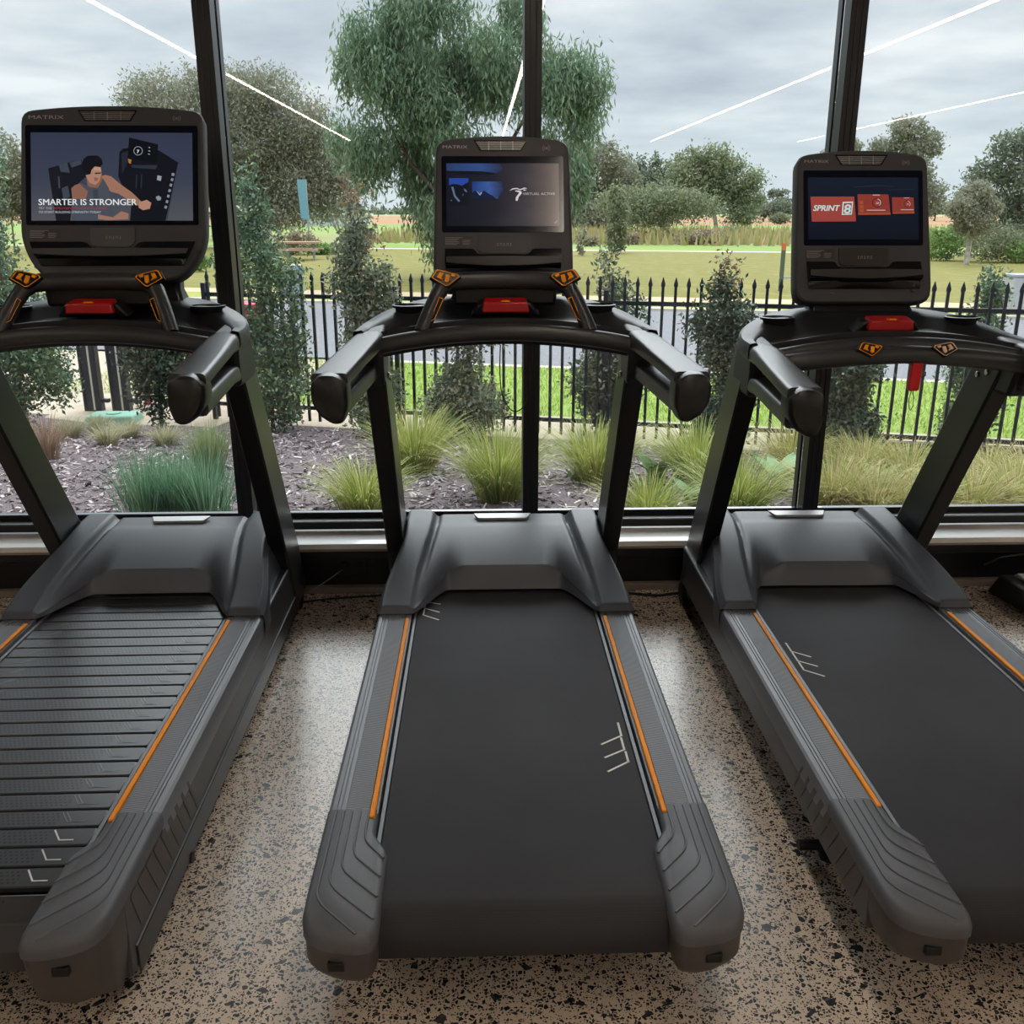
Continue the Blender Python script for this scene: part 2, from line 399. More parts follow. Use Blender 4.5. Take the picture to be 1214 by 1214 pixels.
def console(root, wide, z_top, yt, screen_kind, dx=0.0):
    """display head; face tilted back"""
    t = rad(18); ct_, st_ = math.cos(t), math.sin(t)
    W, H = (.542, .53) if wide else (.41, .48)
    Mx = Matrix(((1, 0, 0, dx), (0, st_, -ct_, yt-Y0), (0, ct_, st_, z_top), (0, 0, 0, 1)))
    N = lambda: MB(Mx)
    hw = W/2; r = .034
    def outline(ins=0, arch=.012):
        tp = [( -hw+ins, -.016-ins), (-hw*.55, -.003-ins), (0, arch*.25-ins), (hw*.55, -.003-ins), (hw-ins, -.016-ins)]
        if wide: bt = [(hw+.004-ins, -.40), (hw-.022-ins, -H+.06), (hw-.075-ins, -H+ins), (-hw+.075+ins, -H+ins), (-hw+.022+ins, -H+.06), (-hw-.004+ins, -.40)]
        else: bt = [(hw+.010-ins, -H+.10), (hw+.010-ins, -H+ins), (-hw-.010+ins, -H+ins), (-hw-.010+ins, -H+.10)]
        return tp+bt
    rr = [r, .1, .1, .1, r]+([.05, .05, .06, .06, .05, .05] if wide else [.05, .055, .055, .05])
    def ring(ins, w): return [(a, b, w) for a, b in rp(outline(ins), rr, 4)]
    c = N(); c.loft([ring(.05, -.085), ring(.018, -.075), ring(.002, -.05), ring(0, -.012), ring(.003, -.004), ring(.008, 0)])
    body = c.build('console', CONS, root, smooth=30)
    e = .0008
    # screen glass and picture
    gw, gh, gt = (.510, .300, -.062) if wide else (.374, .234, -.065)
    MBg = N(); MBg.prism(rp(rect(-gw/2, gw/2, gt-gh, gt), .006, 2), 0, .0015); scr = MBg.build('screen', GLASSB, body, smooth=0)
    pw, ph = (.478, .265) if wide else (.346, .193)
    ptop = gt-.022; py0 = ptop-ph
    draw_screen(screen_kind, N, scr, -pw/2, py0, pw, ph)
    # header: maker's word, loudspeaker grille, reader mark
    lg = N(); put_text(lg, 'MATRIX', -hw+(.026 if wide else .022), -.043 if wide else -.041, e, .0155 if wide else .0132, width=.104 if wide else .076); lg.build('logo_lettering', SILVER, body, smooth=0)
    gwid = .165 if wide else .155; gx = -.005 if not wide else -.012
    gtop, gbot = -.018, -.046
    N().prism([(gx-gwid/2-.006, gtop+.002), (gx+gwid/2+.006, gtop+.002), (gx+gwid/2-.014, gbot-.003), (gx-gwid/2+.014, gbot-.003)], 0, .001).build('grille_surround', POCK, body, smooth=0)
    gr = N()
    for k in range(6):
        yy = gtop-.003-k*.0045; f = (gtop-yy)/(gtop-gbot); x0, x1 = gx-gwid/2+f*.018, gx+gwid/2-f*.018
        gr.box(x0, x1, yy-.0017, yy, .001, .0022)
    for k in (-1, 0, 1): gr.box(gx+k*gwid*.24-.0012, gx+k*gwid*.24+.0012, gbot, gtop-.002, .001, .0024)
    gr.build('speaker_grille', SILVER if not wide else TXTG, body, smooth=0)
    nf = N(); nx, ny = hw-(.078 if wide else .07), -.040
    for s in (-1, 1):
        for q in (.006, .011):
            pts = [(nx+s*q*math.cos(a), ny+q*math.sin(a)) for a in (-.8, -.4, 0, .4, .8)]
            for st in stroke(pts, .0016): nf.flat(st, e)
    nf.flat(rp(rect(nx-.003, nx+.003, ny-.003, ny+.003), .0028, 2), e); nf.build('reader_symbol', TXTG, body, smooth=0)
    # lower band: warning label, centre plate, shelf pocket
    by = gt-gh-.012
    lb = N(); lb.prism(rp(rect(-hw+.022, -hw+(.118 if wide else .112), by-.03, by+.0), .003, 2), 0, .0008); L = lb.build('warning_label', LABELD, body, smooth=0)
    tx = N()
    for k in range(6):
        tx.flat(rect(-hw+.026, -hw+(.070 if k else .082)-.006*(k % 3 == 2), by-.005-k*.0042, by-.0035-k*.0042), .0012)
        if k > 1: tx.flat(rect(-hw+.080, -hw+.106-.004*(k % 2), by-.005-k*.0042, by-.0035-k*.0042), .0012)
    tx.build('label_print', TXTG, L, smooth=0)
    pk_top = by-.038
    pt = .062 if wide else .074
    # pocket: recessed trough under a stepped edge
    bot = -H+.045
    ptop_poly = [(-hw+.026, pk_top), (-pt-.02, pk_top), (-pt, pk_top-.018), (pt, pk_top-.018), (pt+.02, pk_top), (hw-.026, pk_top)]
    lowx = hw-(.06 if wide else .03)
    rows = []
    def at(u): # top edge height at u
        a = abs(u)
        return pk_top-.018*(1-sm((a-pt)/.02))
    nu = 32; us = [-1+2*i/nu for i in range(nu+1)]
    for f, w in ((0, .003), (.02, -.0)) : pass
    pk = N(); rows = []
    for f, w in ((0, .0015), (.03, .003), (.32, .012), (.62, .024), (.66, .022), (.72, .006), (.95, .004), (1, .0015)):
        r_ = []
        for a in us:
            hwid = (hw-.026)*(1-f)+lowx*f
            u = a*hwid; top = at(a*(hw-.026)); r_.append((u, top+(bot-top)*f, w+.006*(1-a*a)*(1 if .1 < f < .9 else 0)))
        rows.append(r_)
    pk.grid(rows)
    for s in (0, -1):
        col_ = [r_[s] for r_ in rows]; base_ = [(p[0], p[1], 0) for p in col_]; pk.grid([col_, base_])
    pk.build('accessory_pocket', POCK, body, smooth=25)
    lg2 = N(); rr2 = []
    for q in (0, 1):
        r_ = []
        for a in us:
            f = .30 if q == 0 else .50+.13*(1-a*a)
            hwid = (hw-.026)*(1-f)+lowx*f; r_.append((a*hwid*.985, at(a*(hw-.026))*.0+pk_top-.006+(bot-pk_top)*f, .0275+.006*(1-a*a)+.001))
        rr2.append(r_)
    lg2.grid(rr2); lg2.grid([rr2[1], [(p[0], p[1], .012) for p in rr2[1]]]); lg2.build('pocket_ledge', CONS if wide else LABELD, body, smooth=25)
    N().prism(rp([(-pt-.004, by+.004), (pt+.004, by+.004), (pt+.004, pk_top-.004), (pt-.014, pk_top-.016), (-pt+.014, pk_top-.016), (-pt-.004, pk_top-.004)], .006, 3), 0, .0032).build('centre_plate', LABELD if not wide else CONSD, body, smooth=0)
    ct2 = N(); put_text(ct2, 'ZENON', -.022, by-.030, .004, .010, width=.044); ct2 = None
    gl = N()
    for k in range(5):
        x = -.020+k*.010; yb = by-.030
        shp = [rect(x, x+.0015, yb, yb+.008), rect(x, x+.006, yb+.0065, yb+.008), rect(x+.0045, x+.006, yb, yb+.008)] if k % 2 else [rect(x, x+.006, yb, yb+.0015), rect(x+.002, x+.0035, yb, yb+.008), rect(x, x+.006, yb+.0065, yb+.008)]
        for q in shp: gl.flat(q, .0037)
    gl.build('plate_marks', TXTG, body, smooth=0)
    if not wide:
        bt = N()
        for (x, y) in ((-.1, -H+.03), (.155, -H+.055), (.155, -H+.04)): bt.prism(rp(rect(x-.004, x+.004, y-.003, y+.003), .0028, 2), .003, .006)
        bt.build('socket', CONSD, body, smooth=0)
    return body

EM = {}
def screen_mat(c, e=.62):
    k = (c, e)
    if k not in EM:
        m = bpy.data.materials.new('screen_colour_'+c); m.use_nodes = True; nt = m.node_tree; b = nt.nodes['Principled BSDF']
        b.inputs['Base Color'].default_value = (.005, .005, .006, 1); b.inputs['Roughness'].default_value = .15
        b.inputs['Emission Color'].default_value = lin(c); b.inputs['Emission Strength'].default_value = e; EM[k] = m
    return EM[k]
def screen_grad(name, stops, axis='X', scale=1, e=.62, offs=0.0, noise=0):
    """picture background shown on a screen: a colour ramp, emitted by the display"""
    m = bpy.data.materials.new(name); m.use_nodes = True; nt = m.node_tree; b = nt.nodes['Principled BSDF']
    b.inputs['Base Color'].default_value = (.005, .005, .006, 1); b.inputs['Roughness'].default_value = .15
    tc = nt.nodes.new('ShaderNodeTexCoord'); sp = nt.nodes.new('ShaderNodeSeparateXYZ'); nt.links.new(tc.outputs['Generated'], sp.inputs[0])
    r = nt.nodes.new('ShaderNodeValToRGB'); el = r.color_ramp.elements
    while len(el) < len(stops): el.new(.5)
    for i, (p, c) in enumerate(stops): el[i].position = p; el[i].color = lin(c)
    src = sp.outputs[axis]
    if noise:
        n = nt.nodes.new('ShaderNodeTexNoise'); n.inputs['Scale'].default_value = 3; n.inputs['Detail'].default_value = 4; nt.links.new(tc.outputs['Generated'], n.inputs['Vector'])
        a = nt.nodes.new('ShaderNodeMath'); a.operation = 'MULTIPLY_ADD'; a.inputs[1].default_value = noise; nt.links.new(n.outputs['Fac'], a.inputs[0]); nt.links.new(src, a.inputs[2])
        s2 = nt.nodes.new('ShaderNodeMath'); s2.operation = 'SUBTRACT'; s2.inputs[1].default_value = noise/2; nt.links.new(a.outputs[0], s2.inputs[0]); src = s2.outputs[0]
    nt.links.new(src, r.inputs['Fac']); nt.links.new(r.outputs[0], b.inputs['Emission Color']); b.inputs['Emission Strength'].default_value = e
    return m
def draw_screen(kind, N, scr, x0, y0, w, h):
    lay = [.0016]
    def nxt(): lay[0] += .00012; return lay[0]
    def shp(polys, c, name='picture_shape', e=.62):
        mb = N(); z = nxt()
        for p in polys: mb.flat([(x0+a*w, y0+(1-b)*h) for a, b in p], z)
        return mb.build(name, screen_mat(c, e), scr, smooth=0)
    def txt(s, x, y, size, width, c, bold=0, shear=0, name='picture_lettering'):
        mb = N(); z = nxt(); [put_text(mb, s, x0+x*w+q, y0+(1-y)*h, z, size, width=width*w, bold=bold, shear=shear) for q in ((0, .0008) if size > .02 and len(s) > 3 else (0,))]; mb.build(name, screen_mat(c), scr, smooth=0)
    def ringp(cx, cy, r, wd, a0=0, a1=2*math.pi, n=20):
        asp = w/h
        pts = [(cx+r*math.cos(a0+(a1-a0)*k/n), cy-r*asp*math.sin(a0+(a1-a0)*k/n)) for k in range(n+1)]
        out = []
        for k in range(n):
            f = 1-wd/r
            a, b = pts[k], pts[k+1]; out.append([a, b, (cx+(b[0]-cx)*f, cy+(b[1]-cy)*f), (cx+(a[0]-cx)*f, cy+(a[1]-cy)*f)])
        return out
    bg = N(); bg.flat(rect(x0, x0+w, y0, y0+h), lay[0])
    if kind == 'person':
        bg.build('picture', screen_grad('display_grey', [(0, '55565c'), (.45, '3c4354'), (1, '333b4e')], 'Z'), scr, smooth=0)
        F = lambda pts: [((x-97)/975, (y-197)/510) for x, y in pts]
        S = lambda p, c, n='picture_shape': shp([F(q) for q in p], c, n)
        S([[(200,405),(310,375),(400,350),(430,450),(350,520),(345,590),(330,707),(245,707)]], '171a22')
        S([[(265,385),(315,372),(330,430),(275,425)], [(330,372),(398,352),(402,380),(342,400)], [(258,450),(268,450),(272,520),(262,520)], [(280,520),(318,505),(330,570),(290,590)]], '3f4653')
        S([[(630,310),(650,290),(690,285),(870,300),(990,372),(950,530),(905,707),(690,707),(700,600),(650,520),(622,450)]], '12151d')
        S([[(642,318),(690,300),(690,345),(645,440)]], '232a34'); S([[(700,385),(860,385),(850,410),(705,400)]], '2c3340')
        S([[(690,225),(865,265),(855,372),(680,343)]], '0c0f16')
        S([q for q in [[(985,372),(990,380),(915,707),(908,707)]]], '3a3f48'); S([[(730,440),(737,440),(733,520),(726,520)], [(760,440),(768,440),(764,520),(756,520)]], '2a303b')
        shp(ringp((744-97)/975, (303-197)/510, .028, .003), 'a9b3bd'); txt('7', (736-97)/975, (316-197)/510, .014, .016, 'dfe5ea', .02)
        S([[(808,280),(818,283),(817,288),(807,285)], [(806,300),(818,303),(817,308),(805,305)], [(805,318),(816,321),(815,326),(804,323)]], '9aa4ae')
        S([[(683,350),(704,355),(698,380),(686,372)]], 'b07a2e')
        S([[(860,445),(885,450),(880,478),(856,472)]], '9aa0a6')
        S([[(800+150,430+k*32),(966,436+k*32),(958,456+k*32),(944,446+k*32)] for k in range(0)] or [[(948,430),(964,434),(960,450),(944,446)]], '8b9097')
        for k in range(6): S([[(944-8*k,460+32*k),(958-8*k,464+32*k),(953-8*k,480+32*k),(939-8*k,476+32*k)]], '878c94')
        S([[(848,572),(866,563),(882,574),(878,590),(858,592)]], '8f959b')
        # man in a grey vest leaning on the machine's handle
        S([[(430,455),(520,440),(540,470),(500,520),(440,515)]], '8a6150')
        S([[(340,522),(362,503),(392,494),(430,505),(446,545),(428,582),(346,583)]], '8c6352')
        S([[(524,450),(545,444),(580,452),(640,500),(705,545),(762,598),(748,626),(692,594),(622,552),(575,540),(540,490)]], 'a07560')
        S([[(748,602),(795,588),(822,606),(812,640),(772,648),(745,634)]], 'b58872')
        S([[(392,497),(430,503),(470,522),(500,520),(532,464),(566,520),(574,585),(600,668),(560,707),(342,707),(342,600),(430,578),(440,540)]], '4a505b')
        S([[(470,530),(500,528),(505,600),(480,640)]], '3d434e')
        S([[(500,672),(590,690),(640,655),(684,668),(682,700),(560,707),(500,700)]], 'a07662')
        S([[(440,410),(478,392),(518,398),(524,440),(508,484),(485,503),(450,490),(428,445)]], 'b08470')
        S([[(470,398),(518,400),(523,420),(474,416)]], 'c09682'); S([[(484,432),(520,430),(521,437),(486,440)]], '3a2a26'); S([[(478,458),(504,462),(500,478),(482,480)]], '8d6252')
        S([[(408,392),(414,356),(442,334),(500,332),(526,352),(532,380),(516,400),(484,396),(464,416),(458,440),(432,446),(416,424)]], '12141b')
        txt('SMARTER IS STRONGER', .048, .828, .0265, .605, 'e8eaec', 0)
        txt('TRY THE', .048, .876, .0095, .082, 'a9adb3', .005); txt('INTELLIGENT TRAINING CONSOLE', .138, .876, .0095, .33, 'a83a3e', .005)
        txt('TO START BUILDING STRENGTH TODAY', .048, .920, .0095, .385, 'b9bdc2', .005)
    elif kind == 'active':
        bg.build('picture', screen_grad('display_dusk', [(0, '131722'), (.4, '1c1e28'), (.7, '35333a'), (1, '5a4d49')], 'X', noise=.25), scr, smooth=0)
        F = lambda pts: [((x-113)/950, (y-256)/512) for x, y in pts]
        g = N(); z = nxt(); g.flat([(x0+a*w, y0+(1-b)*h) for a, b in F([(115,257),(560,258),(600,300),(540,335),(420,322),(118,318)])], z)
        g.build('picture_shape', screen_grad('display_blue_band', [(0, '2b3d66'), (.6, '32508a'), (1, '26283a')], 'X', noise=.3), scr, smooth=0)
        g = N(); z = nxt(); g.flat([(x0+a*w, y0+(1-b)*h) for a, b in F([(137,378),(300,378),(300,440),(137,440)])], z); g.build('picture_shape', screen_mat('2747a0'), scr, smooth=0)
        g = N(); z = nxt(); g.flat([(x0+a*w, y0+(1-b)*h) for a, b in F([(330,405),(600,405),(590,480),(540,550),(330,545)])], z)
        g.build('picture_shape', screen_grad('display_blue_hill', [(0, '1f3a80'), (.5, '3c5c9c'), (1, '1e2130')], 'X', noise=.4), scr, smooth=0)
        shp([F([(137,436),(170,425),(215,430),(245,440),(270,425),(300,410),(300,600),(137,600)]), F([(118,322),(420,325),(515,338),(520,350),(118,345)])], '10141e')
        shp([F([(155,450),(172,448),(190,520),(230,565),(215,572),(178,530)]), F([(262,460),(276,470),(290,490),(280,494),(264,478)]), F([(145,560),(160,552),(158,566)]), F([(248,510),(258,505),(254,528)])], '5f7391')
        shp([F([(330,500),(362,475),(395,510),(430,478),(460,500),(500,520),(540,552),(330,548)])], '131c3a'); shp([F([(360,474),(398,512),(404,490),(412,500),(395,520)])], 'aeb9d6')
        shp([F([(642,482),(670,462),(705,458),(735,468),(770,455),(795,462),(770,464),(738,476),(705,466),(675,470)]), F([(690,480),(725,478),(748,490),(745,506),(722,530),(712,562),(696,562),(698,535),(718,508),(728,494),(695,486)]), F([(760,470),(790,474),(765,482)])], 'd9dadd')
        txt('VIRTUAL ACTIVE', .678, .507, .0105, .285, 'b9b6b6', 0)
        shp([F([(1020,745),(1045,722),(1048,728),(1028,748)])], '8f8580')
    else:
        bg.build('picture', screen_grad('display_navy', [(0, '0d1420'), (1, '151d2b')], 'Z'), scr, smooth=0)
        F = lambda pts: [((x-120)/905, (y-200)/490) for x, y in pts]
        shp([F([(140,352),(498,352),(512,548),(150,550)])], '9d453d')
        shp([F([(525,333),(780,335),(795,496),(530,498)]), F([(808,357),(985,359),(992,486),(812,488)])], '8f3a2f')
        shp([F([(540,385),(570,385),(572,412),(542,412)]), F([(541,420),(571,420),(573,445),(543,445)]), F([(543,450),(574,450),(576,475),(545,475)]), F([(530,485),(795,480),(796,492),(531,494)]), F([(812,480),(990,474),(992,484),(813,486)])], 'a55236')
        shp(ringp((685-120)/905, (400-200)/490, .045, .008)+ringp((935-120)/905, (410-200)/490, .034, .006), '5a2227')
        shp(ringp((685-120)/905, (400-200)/490, .036, .006, -.9, 1.4, 10)+ringp((935-120)/905, (410-200)/490, .027, .004, -.9, 1.4, 10), 'd9c9c5')
        shp(ringp((600-120)/905, (395-200)/490, .02, .003)+ringp((765-120)/905, (397-200)/490, .02, .003)+ringp((868-120)/905, (405-200)/490, .015, .003), '7a2c2c')
        shp([F([(600,457),(752,457),(752,463),(600,463)]), F([(880,454),(984,454),(984,459),(880,459)]), F([(650,337),(708,337),(708,343),(650,343)]), F([(905,360),(950,360),(950,364),(905,364)])], 'c9b9b5')
        txt('28', (672-120)/905, (412-200)/490, .010, .030, 'c9b9b5'); txt('28', (925-120)/905, (420-200)/490, .008, .022, 'b9a9a5')
        shp([F([(500,273),(700,263),(820,272),(820,275),(700,267),(500,277)]), F([(780,297),(980,294),(980,297),(780,300)])], '2b3646')
        txt('SPRINT', (160-120)/905, (465-200)/490, .0250, .243, 'c9dedc', .012, .25)
        shp([F([(402,395),(488,392),(477,495),(394,498)])], 'c9dedc'); shp([F([(412,405),(478,403),(469,487),(404,489)])], '9d453d')
        txt('8', (411-120)/905, (484-200)/490, .0385, .066, 'c9dedc', .02, .12)

def diamond(c, ex, ey):
    return [tuple(Vector(c)+Vector(ex)*a+Vector(ey)*b) for a, b in ((-1, .12), (-.45, 1), (1, .35), (.15, -1))]
def pad(root, c, ex, ey, m_):
    """speed / incline toggle: black lozenge, coloured outline and two paddles"""
    c, ex, ey = Vector(c), Vector(ex), Vector(ey); n = ex.cross(ey).normalized()
    if n.y > 0: n = -n
    sh = [(-1, -.02), (-.68, .86), (-.5, .98), (.86, .52), (1, .25), (.22, -.88), (0, -.95)]
    def P(pts, w): return [tuple(c+ex*a+ey*b+n*w) for a, b in pts]
    mb = MB(); mb.loft([P([(a*1.12, b*1.14) for a, b in sh], -.008), P([(a*1.1, b*1.1) for a, b in sh], .002), P([(a*1.04, b*1.04) for a, b in sh], .004)])
    o = mb.build('control_pad', BLACK, root, smooth=30)
    r = MB(); k = len(sh); o1 = P(sh, .0046); i1 = P([(a*.9, b*.9) for a, b in sh], .0046); r.add(o1+i1, [(j, (j+1) % k, (j+1) % k+k, j+k) for j in range(k)])
    r.build('pad_outline', m_, o, smooth=0)
    g = MB()
    for pts in ([(-.62, .02), (-.42, .62), (-.15, .52), (-.3, .05), (-.2, -.28)], [(-.08, -.42), (.02, .38), (.3, .30), (.22, -.45), (.08, -.62)], [(.38, .22), (.42, .52), (.72, .34), (.6, .1)]):
        q = P(pts, .0035); q2 = P(pts, .0075); g.loft([q, q2])
    g.build('toggle_paddle', m_, o, smooth=0)
    return o

def treadmill(name_label, cx, rotz, belt='belt', wide=False, raised=True, dz=0.0, screen='active', key=None, dx=0.0):
    def TZ0(): return MB(Matrix.Translation((dx*.7, -Y0, 0)))
    def TZ(): return MB(Matrix.Translation((dx, -Y0-.035, dz+.002)))
    root = empty('treadmill', (cx, Y0, 0), rotz); tag(root, name_label, 'treadmill', None)
    # --- frame
    fr = T(); lowz = .05 if belt == 'slat' else .125
    for s in (-1, 1):
        a, b = sorted((s*.30, s*.4045)); fr.loft([[(x, 1.49, lowz) for x in (a, b)]+[(b, 1.49, .24), (a, 1.49, .24)], [(x, 3.40, min(lowz, .09)) for x in (a, b)]+[(b, 3.40, .24), (a, 3.40, .24)]])
    fr.box(-.30, .30, 1.62, 3.36, .10, .215); fr.box(-.30, .30, 3.30, 3.40, .05, .25)
    frame = fr.build('frame', SIDE, root, .006)
    for s in (-1, 1):
        x = s*.4048
        a, b = sorted((x, x+s*.0035))
        if belt == 'slat':
            g = T(); g.box(a, b, 1.52, 3.34, .035, .098); g.build('lower_skirt', BLACK, frame, .002)
            g = T(); g.box(a, b, 1.52, 3.34, .1005, .1025); g.build('seam_line', ALU, frame, smooth=0)
        st = T()
        for k in range(9):
            y = 1.57+k*.048; wd = .044*(1-k*.095); a0, a1 = sorted((x, x+s*.0009))
            lo, hi = (.112, .212) if belt == 'slat' else (.140, .222)
            poly = [(y, lo), (y+wd, lo), (y+wd-.05, hi), (y-.05, hi)]
            if k == 0: poly = rp([(y-.01, lo), (y+wd, lo), (y+wd-.05, hi), (y-.045, hi)], .012, 3)
            st.prism(poly, a0, a1, 'x')
        st.build('side_stripe', CAPB, frame, smooth=0)
    # --- belt
    if belt == 'belt':
        def prof(r, zt=.24):
            out = [(y, zt) for y in (3.1, 2.6, 2.1, 1.55)]
            for k in range(13):
                a = math.pi/2+math.pi*k/12; out.append((1.475+r*math.cos(a)*1.05, zt-r+r*math.sin(a)*1.0))
            out += [(2.0, zt-2*r), (3.1, zt-2*r)]
            return out
        R_ = .058; P = prof(R_); inn = [(y, z-.004 if z > .24-R_ else z+.004) for y, z in P]
        mb = T(); rings = [[(x, y, z) for y, z in P] for x in (-.281, -.14, 0, .14, .281)]; mb.grid(rings)
        mb.grid([[(x, y, z) for y, z in prof(R_-.003, .237)] for x in (.2805, 0, -.2805)])
        mb.build('belt', BELT, root, smooth=40)
    else:
        tr = T(); tr.box(-.278, .278, 1.50, 3.05, .17, .222); tr.build('belt_bed', BLACK, root)
        y = 2.985
        pitch = .0622; k = 0
        base = None
        def slat_geo(white):
            m = MB(); yo, yi = pitch/2-.0028, pitch/2-.006
            m.loft([[(x, a, z) for x, a in rp(rect(-.281+e, .281-e, -yo+e, yo-e), .004, 2)] for z, e in ((-.012, 0), (-.002, 0), (0, .0025))])
            return m
        proto = {}
        for k in range(29):
            yy = 2.985-k*pitch
            if yy < 1.50: break
            if 'm' not in proto:
                s0 = slat_geo(False).build('slat', SLAT, root, smooth=30); proto['m'] = s0.data
            else:
                s0 = bpy.data.objects.new('slat', proto['m']); col.objects.link(s0); s0.parent = root
            s0.location = (0, yy-Y0, .24)
            white = yy < 1.72
            for s in (1, -1):
                g = MB(); 
                zz = .0007
                pts = [(s*.197, .020), (s*.218, -.012), (s*.245, -.012)] if s > 0 else [(s*.197, .020), (s*.225, -.006), (s*.255, -.006)]
                for q in stroke(pts, .0034 if white else .0022): g.flat(q, zz)
                if not white:
                    for q in stroke([(a-s*.009, b) for a, b in pts], .0018): g.flat(q, zz)
                key_ = ('w' if white else 'g')+str(s)
                if key_ not in proto: mk = g.build('chevron_mark', WHITEP if white else CHEV, s0, smooth=0); proto[key_] = mk.data
                else: mk = bpy.data.objects.new('chevron_mark', proto[key_]); col.objects.link(mk); mk.parent = s0
        # slats turning over the rear drum
        for k, a in enumerate((25, 62, 100)):
            s0 = bpy.data.objects.new('slat', proto['m']); col.objects.link(s0); s0.parent = root
            yl = 2.985-24*pitch if False else 1.505
            r_ = .075; s0.location = (0, yl-Y0-r_*math.sin(rad(a)), .24-r_+r_*math.cos(rad(a))); s0.rotation_euler = (rad(a), 0, 0)
        T().tube([(-.27, 1.505, .165), (.27, 1.505, .165)], .062, 24).build('roller', BLACK, root)
    if belt == 'belt':
        mk = []
        if screen == 'active':
            mk = [[(.264, 2.095), (.264, 2.035), (.212, 1.998)], [(.262, 2.025), (.262, 1.972), (.213, 1.940)], [(.264, 1.962), (.264, 1.920), (.213, 1.882)],
                  [(-.262, 2.905), (-.262, 2.885), (-.214, 2.866)], [(-.262, 2.880), (-.262, 2.833), (-.214, 2.800)], [(-.262, 2.825), (-.263, 2.779), (-.214, 2.741)]]
        else:
            mk = [[(-.263, 2.535), (-.263, 2.480), (-.219, 2.444)], [(-.263, 2.472), (-.263, 2.419), (-.219, 2.385)], [(-.263, 2.410), (-.263, 2.362), (-.219, 2.325)]]
        for pts in mk:
            g = T()
            for q in stroke(pts, .0055): g.flat(q, .2408)
            g.build('belt_mark', WHITEP, root, smooth=0)
    for s in (-1, 1):
        a, b = sorted((s*.2835, s*.2925)); T().box(a, b, 1.60, 3.0, .228, .2425).build('belt_guide', ALU, root, .001)
    # --- foot rails
    for s in (-1, 1):
        pr = [(.4055, .19), (.4055, .238), (.402, .247), (.396, .2515), (.3865, .2525), (.3855, .2505), (.3835, .2505), (.3825, .2528), (.3785, .2528), (.3775, .2508), (.3755, .2508), (.3745, .253), (.3675, .253), (.3665, .2518), (.316, .2518), (.3155, .2495), (.298, .2495), (.298, .19)]
        mb = T(); mb.loft([[(s*x, y, z) for x, z in pr] for y in (1.725, 2.765)])
        for k in range(6): mb.box(*sorted((s*(.318+k*.0095), s*(.321+k*.0095))), 2.715, 2.757, .2515, .2542)
        rl = mb.build('foot_rail', RAIL, root, smooth=30)
        T().prism(rp([(s*.3665, 1.70), (s*.3665, 2.712), (s*.316, 2.712), (s*.316, 1.70)] if s > 0 else [(s*.316, 1.70), (s*.316, 2.712), (s*.3665, 2.712), (s*.3665, 1.70)], [0, .01, .002, 0] if s > 0 else [0, .002, .01, 0], 3), .2505, .2536).build('tread_panel', TREAD, rl, smooth=0)
        T().box(*sorted((s*.3025, s*.3145)), 1.705, 2.722, .2495, .2575).build('accent_strip', ORANGE, rl, .0025)
    # --- end caps
    for s in (-1, 1):
        P = [(.407, 1.735), (.407, 1.50), (.405, 1.42), (.392, 1.385), (.355, 1.362), (.300, 1.353), (.272, 1.358), (.264, 1.385), (.265, 1.60), (.281, 1.628), (.296, 1.655), (.2965, 1.735)]
        R = [0, .02, .03, .03, .03, .03, .012, .015, .012, .012, .012, 0]
        o1 = rp(P, R, 4)
        cxm, cym = .335, 1.55
        def ins(d, dy=0.0, y0=1.5):
            out = []
            for x, y in o1:
                nx_ = x-d*(1 if x > cxm else -1)*min(1, abs(x-cxm)/.03); ny_ = y
                if y < 1.46: ny_ = y+d*.9+dy*sm((1.46-y)/.10)
                out.append((s*nx_, ny_))
            return out
        mb = T(); mb.loft([[(x, y, z) for x, y in ins(i)] for z, i in ((.221, .001), (.222, 0), (.238, 0), (.249, .003), (.2545, .010))])
        # moulded ridges sweeping towards the belt
        cor = [(.316, 1.632, .271, 1.573), (.334, 1.588, .272, 1.519), (.352, 1.544, .272, 1.463), (.369, 1.499, .273, 1.405), (.386, 1.458, .300, 1.368)]
        for k, (xa, ya, xb, yb) in enumerate(cor):
            xs = xa
            pts = [(s*xs, 1.728, .2545)]
            for t in (0, .25, .5, .75, 1):
                p = Vector((xs+(xa-xs)*.0+0, ya+.03))*(1-t)**2+Vector((xa, ya))*2*t*(1-t)+Vector((xa+(xb-xa)*.3, ya+(yb-ya)*.3))*t*t; pts.append((s*p.x, p.y, .2545))
            pts.append((s*xb, yb, .2545)); mb.tube(pts, .0026, 6)
        cap = mb.build('end_cap', CAPT, root, smooth=40)
        mb = T(); mb.loft([[(x, y, z) for x, y in ins(i, dy)] for z, i, dy in (((.045, .022, .075), (.062, .014, .055), (.11, .006, .02), (.16, .003, .006), (.2205, .0025, 0)) if belt == 'slat' else ((.140, .016, .022), (.148, .008, .012), (.170, .003, .002), (.2205, .0025, 0)))])
        cb = mb.build('end_cap_base', CAPB, root, smooth=40)
        T().box(*sorted((s*.322, s*.352)), 1.3578, 1.372, .182, .200).build('adjuster_slot', GAPM, cb, .002)  # near-black block stands in for the shade inside the slot
    # --- hood
    hd = hood_mesh(screen == 'sprint').build('motor_hood', HOOD, root, smooth=32)
    lp = T(); lz = .392
    poly = label_poly(0, 3.325, .215, .045)
    lp.loft([[(x, y, .383+(y-3.30)*.22) for x, y in poly], [(x, y, .3955+(y-3.325)*.10) for x, y in poly]]); lp.build('hood_label', SILVER, hd, .002)
    lt = T(); 
    vs, fs, wd = text_geo('MATRIX', .016, 1, 'CENTER'); lt.add([(v[0]*1.3, 3.318+v[1], .3958) for v in vs], fs); lt = None
